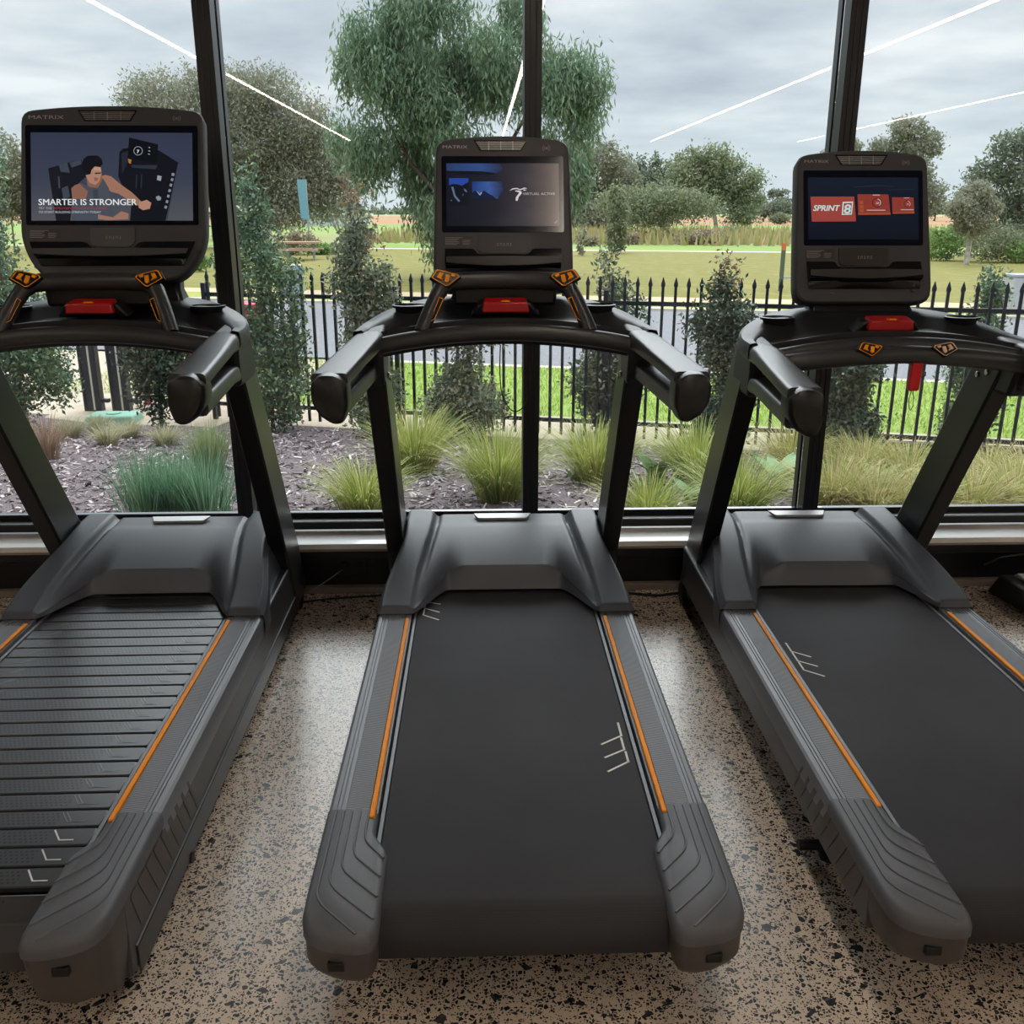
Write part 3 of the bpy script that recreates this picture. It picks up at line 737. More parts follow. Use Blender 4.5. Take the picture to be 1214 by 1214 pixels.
    # --- uprights
    for s in (-1, 1):
        def rg(yn, z, d, xi=.350, xo=.411): return [(s*xi, yn, z), (s*xo, yn, z), (s*xo, yn+d, z), (s*xi, yn+d, z)]
        up = TZ0(); up.loft([rg(3.30, .05, .20), rg(3.17, .30, .20), rg(2.745, 1.02, .17), rg(2.71, 1.09, .16)])
        uo = up.build('upright', UPR, root, .008)
        bk = TZ0(); bk.loft([[(s*.3495+s*q, 3.163-.0, .31) for q in (.004, .058)]+[(s*.3495+s*q, 3.172, .31) for q in (.058, .004)], [(s*.3495+s*q, 2.7625, .985) for q in (.004, .058)]+[(s*.3495+s*q, 2.7715, .985) for q in (.058, .004)]])
        bk.build('rear_cover', UPRF, uo, .002)
        for (yy, zz) in ((2.82, 1.0), (2.875, .985)):
            b_ = TZ0(); b_.tube([(s*.350, yy, zz), (s*.344, yy, zz)], .009, 12); b_.build('bolt', CHROME, uo, .001)
        wh = T(); wh.tube([(s*.375, 3.40, .045), (s*.405, 3.40, .045)], .045, 20); wh.build('wheel', RUBBER, root, .004)
        ft = T(); ft.tube([(s*.33, 1.87, 0), (s*.33, 1.87, .012)], .028, 16); ft.tube([(s*.33, 1.87, .012), (s*.33, 1.87, .06)], .009, 10); ft.tube([(s*.33, 1.87, .035), (s*.412, 1.87, .035)], .013, 12); ft.tube([(s*.33, 1.87, .055), (s*.33, 1.87, .13)], .012, 10); ft.build('levelling_foot', RUBBER, root)
        # --- looped side handle
        dzh = 0
        h = TZ()
        def sec(cx_, cy_, cz_, w, hh, rr=.35):
            pts = rp(rect(-w/2, w/2, -hh/2, hh/2), min(w, hh)*rr, 3); return [(s*(cx_+a), cy_, cz_+b) for a, b in pts]
        h.loft([sec(.386, 2.75, 1.113, .078, .054), sec(.388, 2.66, 1.114, .080, .046), sec(.404, 2.45, 1.104, .084, .036), sec(.419, 2.24, 1.093, .086, .034), sec(.420, 2.215, 1.092, .084, .034)])
        h.loft([sec(.390, 2.80, 1.022, .05, .05, .3), sec(.394, 2.66, 1.030, .056, .046, .3), sec(.419, 2.24, 1.028, .072, .048, .3)])
        grip = h.build('handle', GRIP, root, smooth=45)
        tipp = rp([(-.043, -.004), (-.042, .036), (-.020, .058), (.020, .056), (.042, .038), (.043, -.022), (.030, -.058), (.010, -.062), (-.024, -.042)], [.02, .02, .02, .02, .012, .015, .012, .012, .02], 3)
        def tip(yy, sc_, dy=0): return [(s*(.420-a*sc_), yy, 1.053+b*sc_) for a, b in tipp]
        e_ = TZ(); e_.loft([tip(2.262, .98), tip(2.235, 1), tip(2.205, 1), tip(2.190, .95), tip(2.184, .80)]); e_.build('handle_tip', BLACK, grip, smooth=40)
        br = TZ(); br.loft([sec(.388, 2.80, .985, .062, .001+.0), ]) if False else None
        b2 = TZ()
        b2.loft([[(s*.346, 2.735, .985), (s*.416, 2.735, .985), (s*.416, 2.93, .985), (s*.352, 2.93, .985)],
                 [(s*.345, 2.70, 1.06), (s*.422, 2.70, 1.06), (s*.422, 2.90, 1.06), (s*.350, 2.90, 1.06)],
                 [(s*.345, 2.69, 1.135), (s*.426, 2.69, 1.125), (s*.420, 2.86, 1.150), (s*.345, 2.86, 1.15)]])
        b2.build('upright_bracket', DARK, root, .012)
    # --- dashboard tray between the uprights
    rows = []; n = 48
    for i in range(n+1):
        a = -1+2*i/n; ph = a*math.pi/2
        xo = .43*math.sin(ph) if abs(a) < 1 else .43*a
        xo = .428*math.copysign(abs(math.sin(ph))**.85, a); yo = 2.715+.395*math.cos(ph)**.62 if abs(a) < 1 else 2.715
        xi = .350*a; yi = 2.745
        zf = 1.163-.035*a*a+.012; zr = 1.210-.070*abs(math.sin(ph))**3.2
        r_ = []
        for f, dzz in ((0, -.05), (.0, 0), (.10, -.004), (.16, -.022), (.5, -.024), (.62, .0), (.70, .006), (.95, .004), (1, -.004), (1.01, -.035), (.9, -.05)):
            r_.append((xi+(xo-xi)*f, yi+(yo-yi)*f, zf+(zr-zf)*min(1, f)+dzz))
        rows.append(r_)
    db = TZ(); db.grid(rows); dash = db.build('dashboard', DARK, root, smooth=35)
    for s in (-1, 1):
        c_ = TZ(); cxx, cyy, czz = s*.285, 2.945, 1.192
        ringo = lambda r_, z: [(cxx+r_*1.15*math.cos(2*math.pi*k/28), cyy+r_*math.sin(2*math.pi*k/28), z) for k in range(28)]
        c_.loft([ringo(.045, czz-.004), ringo(.046, czz+.003), ringo(.041, czz+.004), ringo(.038, czz-.006), ringo(.034, czz-.03)], caps=False)
        c_.add(ringo(.034, czz-.03), [tuple(range(28))]); c_.build('cup_holder', BLACK, dash, smooth=40)
    # cross bar (hand rail in front)
    path = [(.392*a, 2.715+.0*a, 1.140-.045*a*a) for a in [-1+2*i/24 for i in range(25)]]
    TZ().tube(path, .024, 14, 1.0).build('crossbar', GRIP, root, smooth=60)
    rows = [[(x, 2.722, z+.01) for x, y, z in path], [(x, 2.728, z-.022) for x, y, z in path], [(x, 2.74, z-.036) for x, y, z in path], [(x, 2.80, z-.040) for x, y, z in path], [(x*.95, 2.95, z-.01) for x, y, z in path]]
    TZ().grid(rows).build('under_panel', DARK, root, smooth=40)
    # stop switch
    sz = 1.205 if raised else 1.190
    hs = TZ(); hs.loft([[(-.10, 2.80, sz-.03), (.10, 2.80, sz-.03), (.10, 2.86, sz-.02), (-.10, 2.86, sz-.02)], [(-.075, 2.79, sz+.008), (.075, 2.79, sz+.008), (.075, 2.85, sz+.014), (-.075, 2.85, sz+.014)]]); hs.build('switch_housing', BLACK, root, .006)
    rb = TZ(); rb.loft([[(-.068, 2.775, sz-.018), (.068, 2.775, sz-.018), (.068, 2.83, sz-.008), (-.068, 2.83, sz-.008)], [(-.062, 2.775, sz+.012), (.062, 2.775, sz+.012), (.060, 2.83, sz+.022), (-.060, 2.83, sz+.022)]]); st_ = rb.build('stop_button', REDP, root, .005)
    TZ().box(-.012, .012, 2.7742, 2.79, sz+.013, sz+.017).build('button_mark', YEL, st_)
    # --- console neck and head
    nk = TZ()
    zt = 1.30
    nw = .17 if not wide else .20
    nk.loft([[(-nw, 3.00, 1.185), (nw, 3.00, 1.185), (nw, 3.10, 1.185), (-nw, 3.10, 1.185)], [(-nw*.9, 3.035, 1.235), (nw*.9, 3.035, 1.235), (nw*.9, 3.10, 1.235), (-nw*.9, 3.10, 1.235)], [(-nw*.9, 3.05, zt), (nw*.9, 3.05, zt), (nw*.9, 3.11, zt), (-nw*.9, 3.11, zt)]])
    nk.build('console_neck', BLACK, root, .012)
    console(root, wide, (1.770 if wide else 1.688)+dz, 3.12, screen, dx)
    # --- control bar
    if raised:
        pts = [(.238, 2.728, 1.138), (.226, 2.745, 1.168), (.205, 2.775, 1.215), (.186, 2.80, 1.250), (.168, 2.817, 1.266), (.145, 2.83, 1.271), (.09, 2.845, 1.273), (0, 2.85, 1.274)]
        full = pts+[(-x, y, z) for x, y, z in pts[-2::-1]]
        rr = [.0215, .0215, .0215, .023, .025, .026, .026, .026]; rr = rr+rr[-2::-1]
        cb_ = TZ().tube(full, rr, 14).build('control_bar', GRIP, root, smooth=60)
        nkf = TZ(); nkf.loft([[(-.15, 2.86, 1.20), (.15, 2.86, 1.20), (.15, 2.95, 1.20), (-.15, 2.95, 1.20)], [(-.155, 2.86, 1.275), (.155, 2.86, 1.275), (.155, 2.95, 1.275), (-.155, 2.95, 1.275)]]); nkf.build('bar_support', BLACK, root, .01)
        for s in (-1, 1):
            p = pad(root, (s*.170+dx, 2.798-.035-Y0, 1.283+dz), (s*-.040, .004, -.002), (0, .014, .022), YEL)
            g = TZ(); 
            for q in stroke([(s*.212, 1.170), (s*.200, 1.176), (s*.176, 1.228), (s*.187, 1.233), (s*.212, 1.170)], .0016):
                g.add([(a, 2.8235-(b-1.176)*.0-.0+(b-1.145)*.52-.106, b) for a, b in q], [(0, 1, 2, 3)])
            g.build('trim_outline', YEL, root, smooth=0)
    else:
        path2 = [(.392*a, 2.69-.02*(1-a*a), 1.108-.025*a*a+.012*(1-abs(a))) for a in [-1+2*i/24 for i in range(25)]]
        TZ().tube(path2, .026, 14).build('control_bar', GRIP, root, smooth=60)
        pad(root, (-.105+dx, 2.650-.035-Y0, 1.138+dz), (.034, .0, .0), (.0, .010, .018), YEL)
        pad(root, (.105+dx, 2.650-.035-Y0, 1.138+dz), (-.034, .0, .0), (.0, .010, .018), PINKY)
    if key:
        kx, kz = key
        k_ = T(); k_.prism(rp([(kx-.017, kz-.055), (kx+.014, kz-.055), (kx+.018, kz+.035), (kx-.014, kz+.035)], .008, 3), 2.62, 2.64, 'y'); ko = k_.build('safety_key', REDD, root, .003)
        lp_ = T(); lp_.tube([(kx-.004, 2.63, kz-.055), (kx-.008, 2.63, kz-.08), (kx-.004, 2.63, kz-.105), (kx+.001, 2.63, kz-.112), (kx+.006, 2.63, kz-.10), (kx+.005, 2.63, kz-.075), (kx, 2.63, kz-.055)], .0012, 6)
        lp_.tube([(kx+.018, 2.63, kz+.0), (kx+.028, 2.625, kz-.002), (kx+.028, 2.625, kz-.012), (kx+.018, 2.63, kz-.016)], .002, 6); lp_.build('key_cord', BLACK, ko)
    return root
treadmill('left treadmill with wide screen showing a man in a vest and a slatted belt', -1.100, rad(.6), 'slat', True, True, .0, 'person')
tm = treadmill('middle treadmill with smooth black belt and dark blue mountain picture on its screen', .068, 0, 'belt', False, True, .0, 'active')
treadmill('right treadmill with straight control bar and red SPRINT 8 picture on its screen', 1.157, rad(-.8), 'belt', False, False, -.04, 'sprint', key=(.062, 1.035), dx=.026)
# ------------------------------------------------------------------ small things indoors
def cable(name, pts, r, label, cat, m=RUBBER, group=None):
    P = [Vector(p) for p in pts]; out = []
    for i in range(len(P)-1):
        p0, p1, p2, p3 = P[max(i-1, 0)], P[i], P[i+1], P[min(i+2, len(P)-1)]
        for k in range(6):
            t = k/6; out.append(.5*((2*p1)+(-p0+p2)*t+(2*p0-5*p1+4*p2-p3)*t*t+(-p0+3*p1-3*p2+p3)*t**3))
    out.append(P[-1])
    return tag(MB().tube(out, r, 8).build(name, m, None, smooth=60), label, cat, group)
cable('power_cable', [(-.78, 3.40, .012), (-.66, 3.46, .009), (-.45, 3.50, .008), (-.25, 3.515, .008), (.0, 3.50, .008)], .0045, 'black cable lying along the kick panel left of the middle treadmill', 'cable')
cable('power_cable', [(.42, 3.46, .008), (.55, 3.50, .008), (.68, 3.47, .008), (.80, 3.49, .008), (1.0, 3.45, .008)], .006, 'black cable lying along the kick panel right of the middle treadmill', 'cable')
cable('power_cable', [(-.68, 3.42, .06), (-.62, 3.50, .075), (-.57, 3.565, .095)], .0025, 'thin pale lead running from the wall socket to the left treadmill', 'cable', TXTG)
ot = tag(empty('power_outlet', (-.53, 3.58, .07)), 'black wall socket set in the kick panel beside the middle treadmill', 'socket')
OM = mat('black_socket_plastic', '1a1b1e', .3)
MB().box(-.06, .06, -.008, 0, .0, .09).build('face_plate', OM, ot, .003)
for x in (-.03, .03): MB().tube([(x, -.008, .045), (x, -.014, .045)], .014, 16).build('plug_face', GAPM, ot, .002)
MB().box(-.03, .0, -.0095, -.008, .078, .083).build('printed_mark', TXTG, ot)
cable('earphone_cord', [(.052, 2.70, 1.105), (.050, 2.69, 1.04), (.055, 2.69, .97), (.075, 2.70, .925), (.10, 2.715, .91), (.128, 2.72, .935), (.135, 2.72, .99), (.142, 2.71, 1.05), (.138, 2.70, 1.11)], .0016, 'thin black cord hanging in a loop below the middle treadmill dashboard', 'cord')
ez = tag(empty('rowing_machine', (2.16, 3.20, 0)), 'black and silver machine foot on the floor at the right edge of the photo', 'exercise machine')
BOXS = mat('silver_box_top', 'c9cbd0', .3, metal=.3); CREAM = mat('cream_grille', 'b5a58f', .5)
MB().loft([[(-.12, -.05, .02), (.55, -.05, .02), (.55, .24, .02), (-.16, .24, .02)], [(-.10, -.04, .10), (.55, -.04, .10), (.55, .22, .10), (-.13, .22, .10)]]).build('base', RUBBER, ez, .008)
MB().loft([[(-.045, -.035, .10), (.55, -.035, .10), (.55, .20, .10), (-.085, .20, .10)], [(-.04, -.03, .112), (.55, -.03, .112), (.55, .195, .112), (-.08, .195, .112)]]).build('top_plate', BOXS, ez, .003)
MB().box(-.03, .5, -.056, -.049, .035, .082).build('front_grille', CREAM, ez, .002)
for k in range(3): MB().box(.02+k*.05, .024+k*.05, -.058, -.055, .036, .081).build('grille_bar', RUBBER, ez)
MB().box(-.09, -.04, .12, .17, .113, .125).build('latch', BOXS, ez, .003)
MB().tube([(.085, .02, .155), (.5, .02, .155)], .042, 20).build('roller', RUBBER, ez, .004)
MB().tube([(-.15, .3, .11), (-.1, .28, .15), (0, .26, .17), (.1, .26, .16), (.18, .26, .12)], .006, 8).build('handle_loop', BLACK, ez)

# ------------------------------------------------------------------ outside: ground
def strip_mat(name, a, b, scale, rough=.9, bmp=(60, .3, .02), c=None):
    m = bpy.data.materials.new(name); m.use_nodes = True; nt = m.node_tree; bs = nt.nodes['Principled BSDF']
    tc = nt.nodes.new('ShaderNodeTexCoord'); n = nt.nodes.new('ShaderNodeTexNoise'); n.inputs['Scale'].default_value = scale; n.inputs['Detail'].default_value = 8; n.inputs['Roughness'].default_value = .7
    nt.links.new(tc.outputs['Object'], n.inputs['Vector']); r = nt.nodes.new('ShaderNodeValToRGB'); r.color_ramp.elements[0].position = .35; r.color_ramp.elements[1].position = .65
    r.color_ramp.elements[0].color = lin(a); r.color_ramp.elements[1].color = lin(b)
    if c: e = r.color_ramp.elements.new(.5); e.color = lin(c)
    nt.links.new(n.outputs['Fac'], r.inputs['Fac']); nt.links.new(r.outputs[0], bs.inputs['Base Color']); bs.inputs['Roughness'].default_value = rough; bs.inputs['Specular IOR Level'].default_value = .2
    n2 = nt.nodes.new('ShaderNodeTexNoise'); n2.inputs['Scale'].default_value = bmp[0]; nt.links.new(tc.outputs['Object'], n2.inputs['Vector'])
    bp = nt.nodes.new('ShaderNodeBump'); bp.inputs['Strength'].default_value = bmp[1]; bp.inputs['Distance'].default_value = bmp[2]; nt.links.new(n2.outputs['Fac'], bp.inputs['Height']); nt.links.new(bp.outputs[0], bs.inputs['Normal'])
    return m
def off_pt(s, o, z=-.65):
    """s metres along the fence, o metres beyond it"""
    return (FU[0]*s+FN[0]*o, 9.22+FU[1]*s+FN[1]*o, z)
def ground_strip(name, o0, o1, m, z=-.65, s0=-40, s1=60, up=None, label=None):
    mb = MB(); k = 12; rows = []
    for o in (o0, o1): rows.append([off_pt(s0+(s1-s0)*i/k, o, z) for i in range(k+1)])
    mb.grid(rows)
    if up is not None: mb = MB(); mb.loft([[off_pt(s, o0, z), off_pt(s, o1, z), off_pt(s, o1, z-.2), off_pt(s, o0, z-.2)] for s in (s0, s1)])
    return struct(name, mb, m, 0, label)
PATHM = strip_mat('pale_concrete', 'a39480', 'b3a491', 6, .85, (200, .2, .005))
ROADM = strip_mat('grey_asphalt', '6e6d6f', '808083', 14, .9, (300, .5, .01))
KERBM = strip_mat('kerb_concrete', 'b4ad9c', 'c4bdac', 8)
LAWN1 = strip_mat('fresh_lawn', '768a40', '8fa350', 6, .9, (80, .6, .03), '829646')
LAWN2 = strip_mat('dry_lawn', '776a38', '897b4b', 1.6, .95, (12, .6, .06), '727038')
LAWN3 = strip_mat('far_green_field', '718443', '80904e', .05, .95, (3, .4, .1))
REEDM = strip_mat('reedy_field', '8b8360', '78824d', .1, .95)
RUSTM = strip_mat('rusty_dry_field', 'a07a58', '8f7052', .06, .95)
FARM = strip_mat('far_plain', '8f9a63', '8a8e66', .02, .95)
VERGE = strip_mat('kerbside_grass', '848c42', '989450', 2, .95)
SANDM = strip_mat('sandy_path', 'ae9778', 'bba487', 3, .9)
ground_strip('trim_40', -.06, 1.0, PATHM, label='pale concrete footpath beyond the fence')
ground_strip('trim_41', 1.0, 4.22, LAWN1, label='bright green grass verge')
ground_strip('trim_42', 4.22, 4.40, KERBM, -.645, up=1, label='near road kerb')
ground_strip('trim_43', 4.40, 13.2, ROADM, -.70, label='grey asphalt road')
ground_strip('trim_44', 13.2, 13.45, KERBM, -.645, up=1, label='far road kerb')
ground_strip('trim_45', 13.45, 15.1, VERGE, label='grass verge on the far side of the road')
ground_strip('trim_46', 15.1, 16.3, SANDM, label='sandy footpath')
ground_strip('trim_47', 16.3, 45.5, LAWN2, s0=-70, s1=90, label='dry yellow park lawn')
ground_strip('trim_48', 45.5, 46.6, KERBM, s0=-90, s1=110, label='thin pale path across the park')
ground_strip('trim_49', 46.6, 56, LAWN3, s0=-120, s1=130, label='green strip beyond the thin path')
ground_strip('trim_50', 56, 78, REEDM, s0=-150, s1=170, label='brown reedy strip')
ground_strip('trim_51', 78, 150, LAWN3, s0=-250, s1=270, label='bright green far field')
ground_strip('trim_52', 150, 420, RUSTM, s0=-500, s1=500, label='rusty brown far field')
ground_strip('trim_53', 420, 1500, FARM, s0=-1500, s1=1500, label='distant plain')
# planted bed
BEDM = strip_mat('bark_mulch_ground', '564a4c', '938789', 55, .95, (90, .9, .03), '75696b')
mb = MB(); rows = []
for i in range(41):
    r_ = []
    x = -9+i*.5
    for j in range(25):
        yf = 9.22-.06/FN[1]-FN[0]/FN[1]*x; y = 3.80+(yf-3.80)*j/24
        r_.append((x, y, gz(x, y)+.012*math.sin(x*3.1+y*2)*math.sin(y*2.3)*(1 if 0 < j < 24 else 0)))
    rows.append(r_)
mb.grid(rows); struct('trim_54', mb, BEDM, label='planted bed under bark mulch')
# concrete drive left of the bed behind the gateposts
mb = MB(); mb.grid([[off_pt(s, o, -.645+0*.01) for s in (-12, -2.75)] for o in (-.9, -.3, .0, 4.4)]); struct('trim_55', mb, PATHM, label='pale concrete drive behind the gateposts')
# dark retaining edge and pale kerb at the right of the bed
mb = MB(); mb.loft([[off_pt(s, -.10, -.66), off_pt(s, -.02, -.66), off_pt(s, -.02, -.50), off_pt(s, -.10, -.50)] for s in (2.9, 9)])
struct('trim_56', mb, FRAMEM, label='dark retaining edge under the fence')
mb = MB(); mb.loft([[off_pt(s, -.36, -.65), off_pt(s, -.28, -.65), off_pt(s, -.28, -.585), off_pt(s, -.36, -.585)] for s in (2.9, 9)]); struct('trim_57', mb, KERBM, label='pale kerb in front of the dark retaining edge')
# bark chips
N = 17000
cx_ = rng.uniform(-4.6, 6.2, N); cy_ = 3.85+rng.random(N)**1.15*5.6
keep = (off(cx_, cy_) < -.15); cx_, cy_ = cx_[keep], cy_[keep]; N = len(cx_)
cz_ = np.array([gz(a, b) for a, b in zip(cx_, cy_)])+rng.uniform(.0, .018, N)
L_ = rng.uniform(.012, .038, N); W_ = rng.uniform(.004, .010, N); th_ = rng.uniform(0, math.pi, N); ti = rng.normal(0, .35, N)
ax = np.stack([np.cos(th_)*np.cos(ti), np.sin(th_)*np.cos(ti), np.sin(ti)], 1)*L_[:, None]
bx = np.stack([-np.sin(th_), np.cos(th_), rng.normal(0, .3, N)], 1)*W_[:, None]
nz = np.cross(ax, bx); nz /= np.linalg.norm(nz, axis=1)[:, None]; nz *= .003
c = np.stack([cx_, cy_, cz_], 1)
V = []
for sa, sb, sn in ((-1, -1, 1), (1, -1, 1), (1, 1, 1), (-1, 1, 1)): V.append(c+ax*sa+bx*sb+nz*sn)
lo = [v-2*nz for v in V]
quads = [V, [V[0], V[1], lo[1], lo[0]], [V[1], V[2], lo[2], lo[1]], [V[2], V[3], lo[3], lo[2]], [V[3], V[0], lo[0], lo[3]]]
vv = np.concatenate([np.stack(q, 1).reshape(-1, 3) for q in quads]); tn = np.tile(rng.random(N), 5)
chips = np_mesh('bark_chips', vv, 4, tintmat('bark_chip', ['4a3f41', '6e6164', '8b7e80', 'a19492', '7d6f72', 'bdb2ae', '66585a', 'e6ded6'], .9, 0), tn, kind='stuff')
tag(chips, 'purple brown bark chips spread over the planted bed outside', 'mulch')
# fresh grass blades on the verge by the path
N = 26000
s_ = rng.uniform(-6, 11, N); o_ = rng.uniform(1.0, 4.2, N); base = np.stack([FU[0]*s_+FN[0]*o_, 9.22+FU[1]*s_+FN[1]*o_, np.full(N, -.65)], 1)
a_ = rng.uniform(0, 2*math.pi, N); hgt = rng.uniform(.03, .085, N); wd = rng.uniform(.004, .008, N)
side = np.stack([np.cos(a_), np.sin(a_), 0*a_], 1)*wd[:, None]; lean = np.stack([rng.normal(0, .03, N), rng.normal(0, .03, N), hgt], 1)
vv = np.stack([base-side, base+side, base+lean], 1).reshape(-1, 3)
tag(np_mesh('verge_grass', vv, 3, tintmat('verge_blade', ['76903e', '92a94c', 'adc062', '869e46'], .6, .3), rng.random(N), kind='stuff'), 'short bright green grass between the footpath and the road', 'grass')
# long pale stalks of the reedy strip
N = 9000
s_ = rng.uniform(-25, 75, N); o_ = rng.uniform(55, 80, N); base = np.stack([FU[0]*s_+FN[0]*o_, 9.22+FU[1]*s_+FN[1]*o_, np.full(N, -.65)], 1)
a_ = rng.uniform(0, 2*math.pi, N); hgt = rng.uniform(.5, 1.25, N); side = np.stack([np.full(N, .10), np.zeros(N), np.zeros(N)], 1); lean = np.stack([rng.normal(0, .2, N), rng.normal(0, .2, N), hgt], 1)
vv = np.stack([base-side, base+side, base+lean], 1).reshape(-1, 3)
tag(np_mesh('reeds', vv, 3, tintmat('reed_stalk', ['a6946c', '97955c', 'b8a27e', '7f8a50'], .8, .2), rng.random(N), kind='stuff'), 'brown reeds and long grass in a band across the park', 'reeds')

# ------------------------------------------------------------------ fence
FENM = mat('black_powder_coat', '181f2b', .4)
def fence_panel(s0, n, label, pitch=.115):
    p = off_pt(s0, 0, -.65); root = tag(empty('fence_panel', p, math.atan2(FU[1], FU[0])), label, 'fence', 'black picket fence panels')
    L = n*pitch
    MB().box(0, L, .012, .040, 1.285, 1.325).build('rail', FENM, root, .003)
    MB().box(0, L, .012, .040, .155, .195).build('rail', FENM, root, .003)
    MB().box(-.022, .022, .0, .045, 0, 1.42).build('post', FENM, root, .004)
    pk = None
    for k in range(n):
        x = .06+k*pitch
        if pk is None:
            m_ = MB(); m_.box(-.0125, .0125, -.0125, .0125, .04, 1.46)
            m_.loft([[(-.017, -.008, 1.46), (.017, -.008, 1.46), (.017, .008, 1.46), (-.017, .008, 1.46)], [(-.019, -.008, 1.485), (.019, -.008, 1.485), (.019, .008, 1.485), (-.019, .008, 1.485)], [(-.002, -.002, 1.545), (.002, -.002, 1.545), (.002, .002, 1.545), (-.002, .002, 1.545)]])
            o = m_.build('picket', FENM, root, smooth=0); pk = o.data
        else:
            o = bpy.data.objects.new('picket', pk); col.objects.link(o); o.parent = root
        o.location = (x, 0, 0)
labs = ['black picket fence panel farthest left, next to the gateposts', 'black picket fence panel seen between left and middle treadmills', 'black picket fence panel right behind the middle treadmill', 'black picket fence panel between the middle and right treadmills', 'black picket fence panel seen behind the right treadmill', 'black picket fence panel at the right edge of the photo']
for k, l in enumerate(labs): fence_panel(-2.95+k*2.07, 18, l)
# gateposts
for (px, lab) in ((113, 'left of two dark gateposts behind the left treadmill'), (146, 'right of two dark gateposts behind the left treadmill')):
    p = gp(px, 487); g = tag(empty('gatepost', p, rad(-8)), lab, 'gatepost', 'dark gateposts')
    MB().box(-.10, .10, -.05, .05, 0, 1.75).build('post', FENM, g, .01)
    for x in (-.085, .02): MB().box(x, x+.02, -.058, -.05, .02, 1.72).build('edge_strip', KERBM if x > 0 else FENM, g)
    MB().box(-.10, .18, -.03, .03, .10, .14).build('foot_rail', FENM, g)
    MB().box(-.11, .11, -.06, .06, 1.75, 1.79).build('post_cap', FENM, g, .005)

# ------------------------------------------------------------------ plants
def blades(name, p, n, h, spread, cols, label, cat, group=None, w=.005, droop=.5, m=None, base_r=.06):
    """a tussock: curved, tapering blades in one mesh"""
    a = rng.uniform(0, 2*math.pi, n); hh = h*rng.uniform(.55, 1.1, n); sp_ = spread*rng.uniform(.1, 1.1, n)**.8
    d = np.stack([np.cos(a), np.sin(a), 0*a], 1); b0 = d*(base_r*rng.random(n))[:, None]; sd = np.stack([-np.sin(a), np.cos(a), 0*a], 1)
    # let the flat of some blades face anywhere
    tw = rng.uniform(-1, 1, n)[:, None]; sd = sd*(1-abs(tw)*.5)+d*tw*.6
    K = 5; Vv = []
    pts = []
    for k in range(K+1):
        t = k/K; z = hh*(t-droop*t**3*np.minimum(1, sp_/(hh+1e-6))*.7); r = sp_*(t**1.5)
        pts.append(b0+d*r[:, None]+np.stack([0*a, 0*a, z], 1))
    wk = [1, 1, .9, .7, .45, .05]
    for k in range(K):
        A, B = pts[k], pts[k+1]; wa, wb = w*wk[k], w*wk[k+1]
        Vv.append(np.stack([A-sd*wa, A+sd*wa, B+sd*wb, B-sd*wb], 1).reshape(-1, 3))
    v = np.concatenate(Vv); tn = np.tile(rng.random(n), K)
    o = np_mesh(name, v, 4, m, tn); o.location = p
    tag(o, label, cat, group); return o
def leaf_quads(centres, size, aspect=.45, droop=0., fold=.0):
    n = len(centres); d = rng.normal(0, 1, (n, 3)); d[:, 2] -= droop*2; d /= np.linalg.norm(d, axis=1)[:, None]
    u = rng.normal(0, 1, (n, 3)); u -= (u*d).sum(1)[:, None]*d; u /= np.linalg.norm(u, axis=1)[:, None]
    s = size*rng.uniform(.6, 1.25, n)[:, None]; a = d*s; b = u*s*aspect*.5
    return np.stack([centres, centres+a*.5+b, centres+a, centres+a*.5-b], 1).reshape(-1, 3)
def crown(blobs, n_cl, per, leaf, cl_r, shell=.45, droop=0., asp=.45, flat=1.0):
    """leaf clusters spread through ellipsoids"""
    vol = np.array([b[3]*b[4]*b[5] for b in blobs])**.75; vol /= vol.sum(); C = []
    for b, f in zip(blobs, vol):
        k = max(3, int(n_cl*f)); d = rng.normal(0, 1, (k, 3)); d /= np.linalg.norm(d, axis=1)[:, None]
        r = (shell+(1-shell)*rng.random(k)**.6)[:, None]
        C.append(np.array(b[:3])+d*r*np.array(b[3:6]))
    C = np.concatenate(C); tcl = rng.random(len(C))*.6
    pts = np.repeat(C, per, 0); q = rng.normal(0, cl_r, pts.shape); q[:, 2] *= flat; pts = pts+q
    tn = np.clip(np.repeat(tcl, per)+rng.uniform(0, .4, len(pts)), 0, 1)
    return leaf_quads(pts, leaf, asp, droop), tn
LEAF = {  # grey, olive and far tints are paled to carry veil and distance haze
 'shrub': tintmat('shrub_leaf', ['31453a', '455c4b', '587358', '748b64', '9aa46a'], .45, .25, .5),
 'dusty': tintmat('dusty_shrub_leaf', ['3c4a3c', '56624f', '6d7763', '848b72', 'a0925f'], .5, .25, .4),
 'dark': tintmat('dark_shrub_leaf', ['25332a', '34463a', '46584a', '5f6d55', '7c7358'], .5, .2, .4),
 'gum': tintmat('gum_leaf', ['42584a', '587256', '70876a', '8a9c7c', '62795f'], .5, .35, .4),
 'grey': tintmat('hazed_grey_gum_leaf', ['6c7060', '828472', '97967f', '888a78', 'a5a18e'], .6, .3),
 'olive': tintmat('hazed_olive_leaf', ['616b57', '768063', '8b9170', '9a9c7a'], .6, .3),
 'far': tintmat('hazed_far_leaf', ['5b685b', '6c7866', '7d866f', '8a9078'], .7, .25),
 'green': tintmat('hedge_leaf', ['5b7a45', '769453', '8ea665', '6c8a4c'], .6, .3),
 'bare': tintmat('dry_twig_leaf', ['8f8370', 'a2927c', '8a8468'], .7, .2),
 'red': tintmat('red_new_leaf', ['86604a', '97705a', '7a7448'], .5, .3),
}
BARK = mat('brown_bark', '5d5046', .85, bump=(40, .5, .01)); PALEB = mat('pale_gum_bark', 'b5b0a4', .7, noise=(6, '8c867a')); GREYB = mat('grey_bark', '6f6a60', .85)
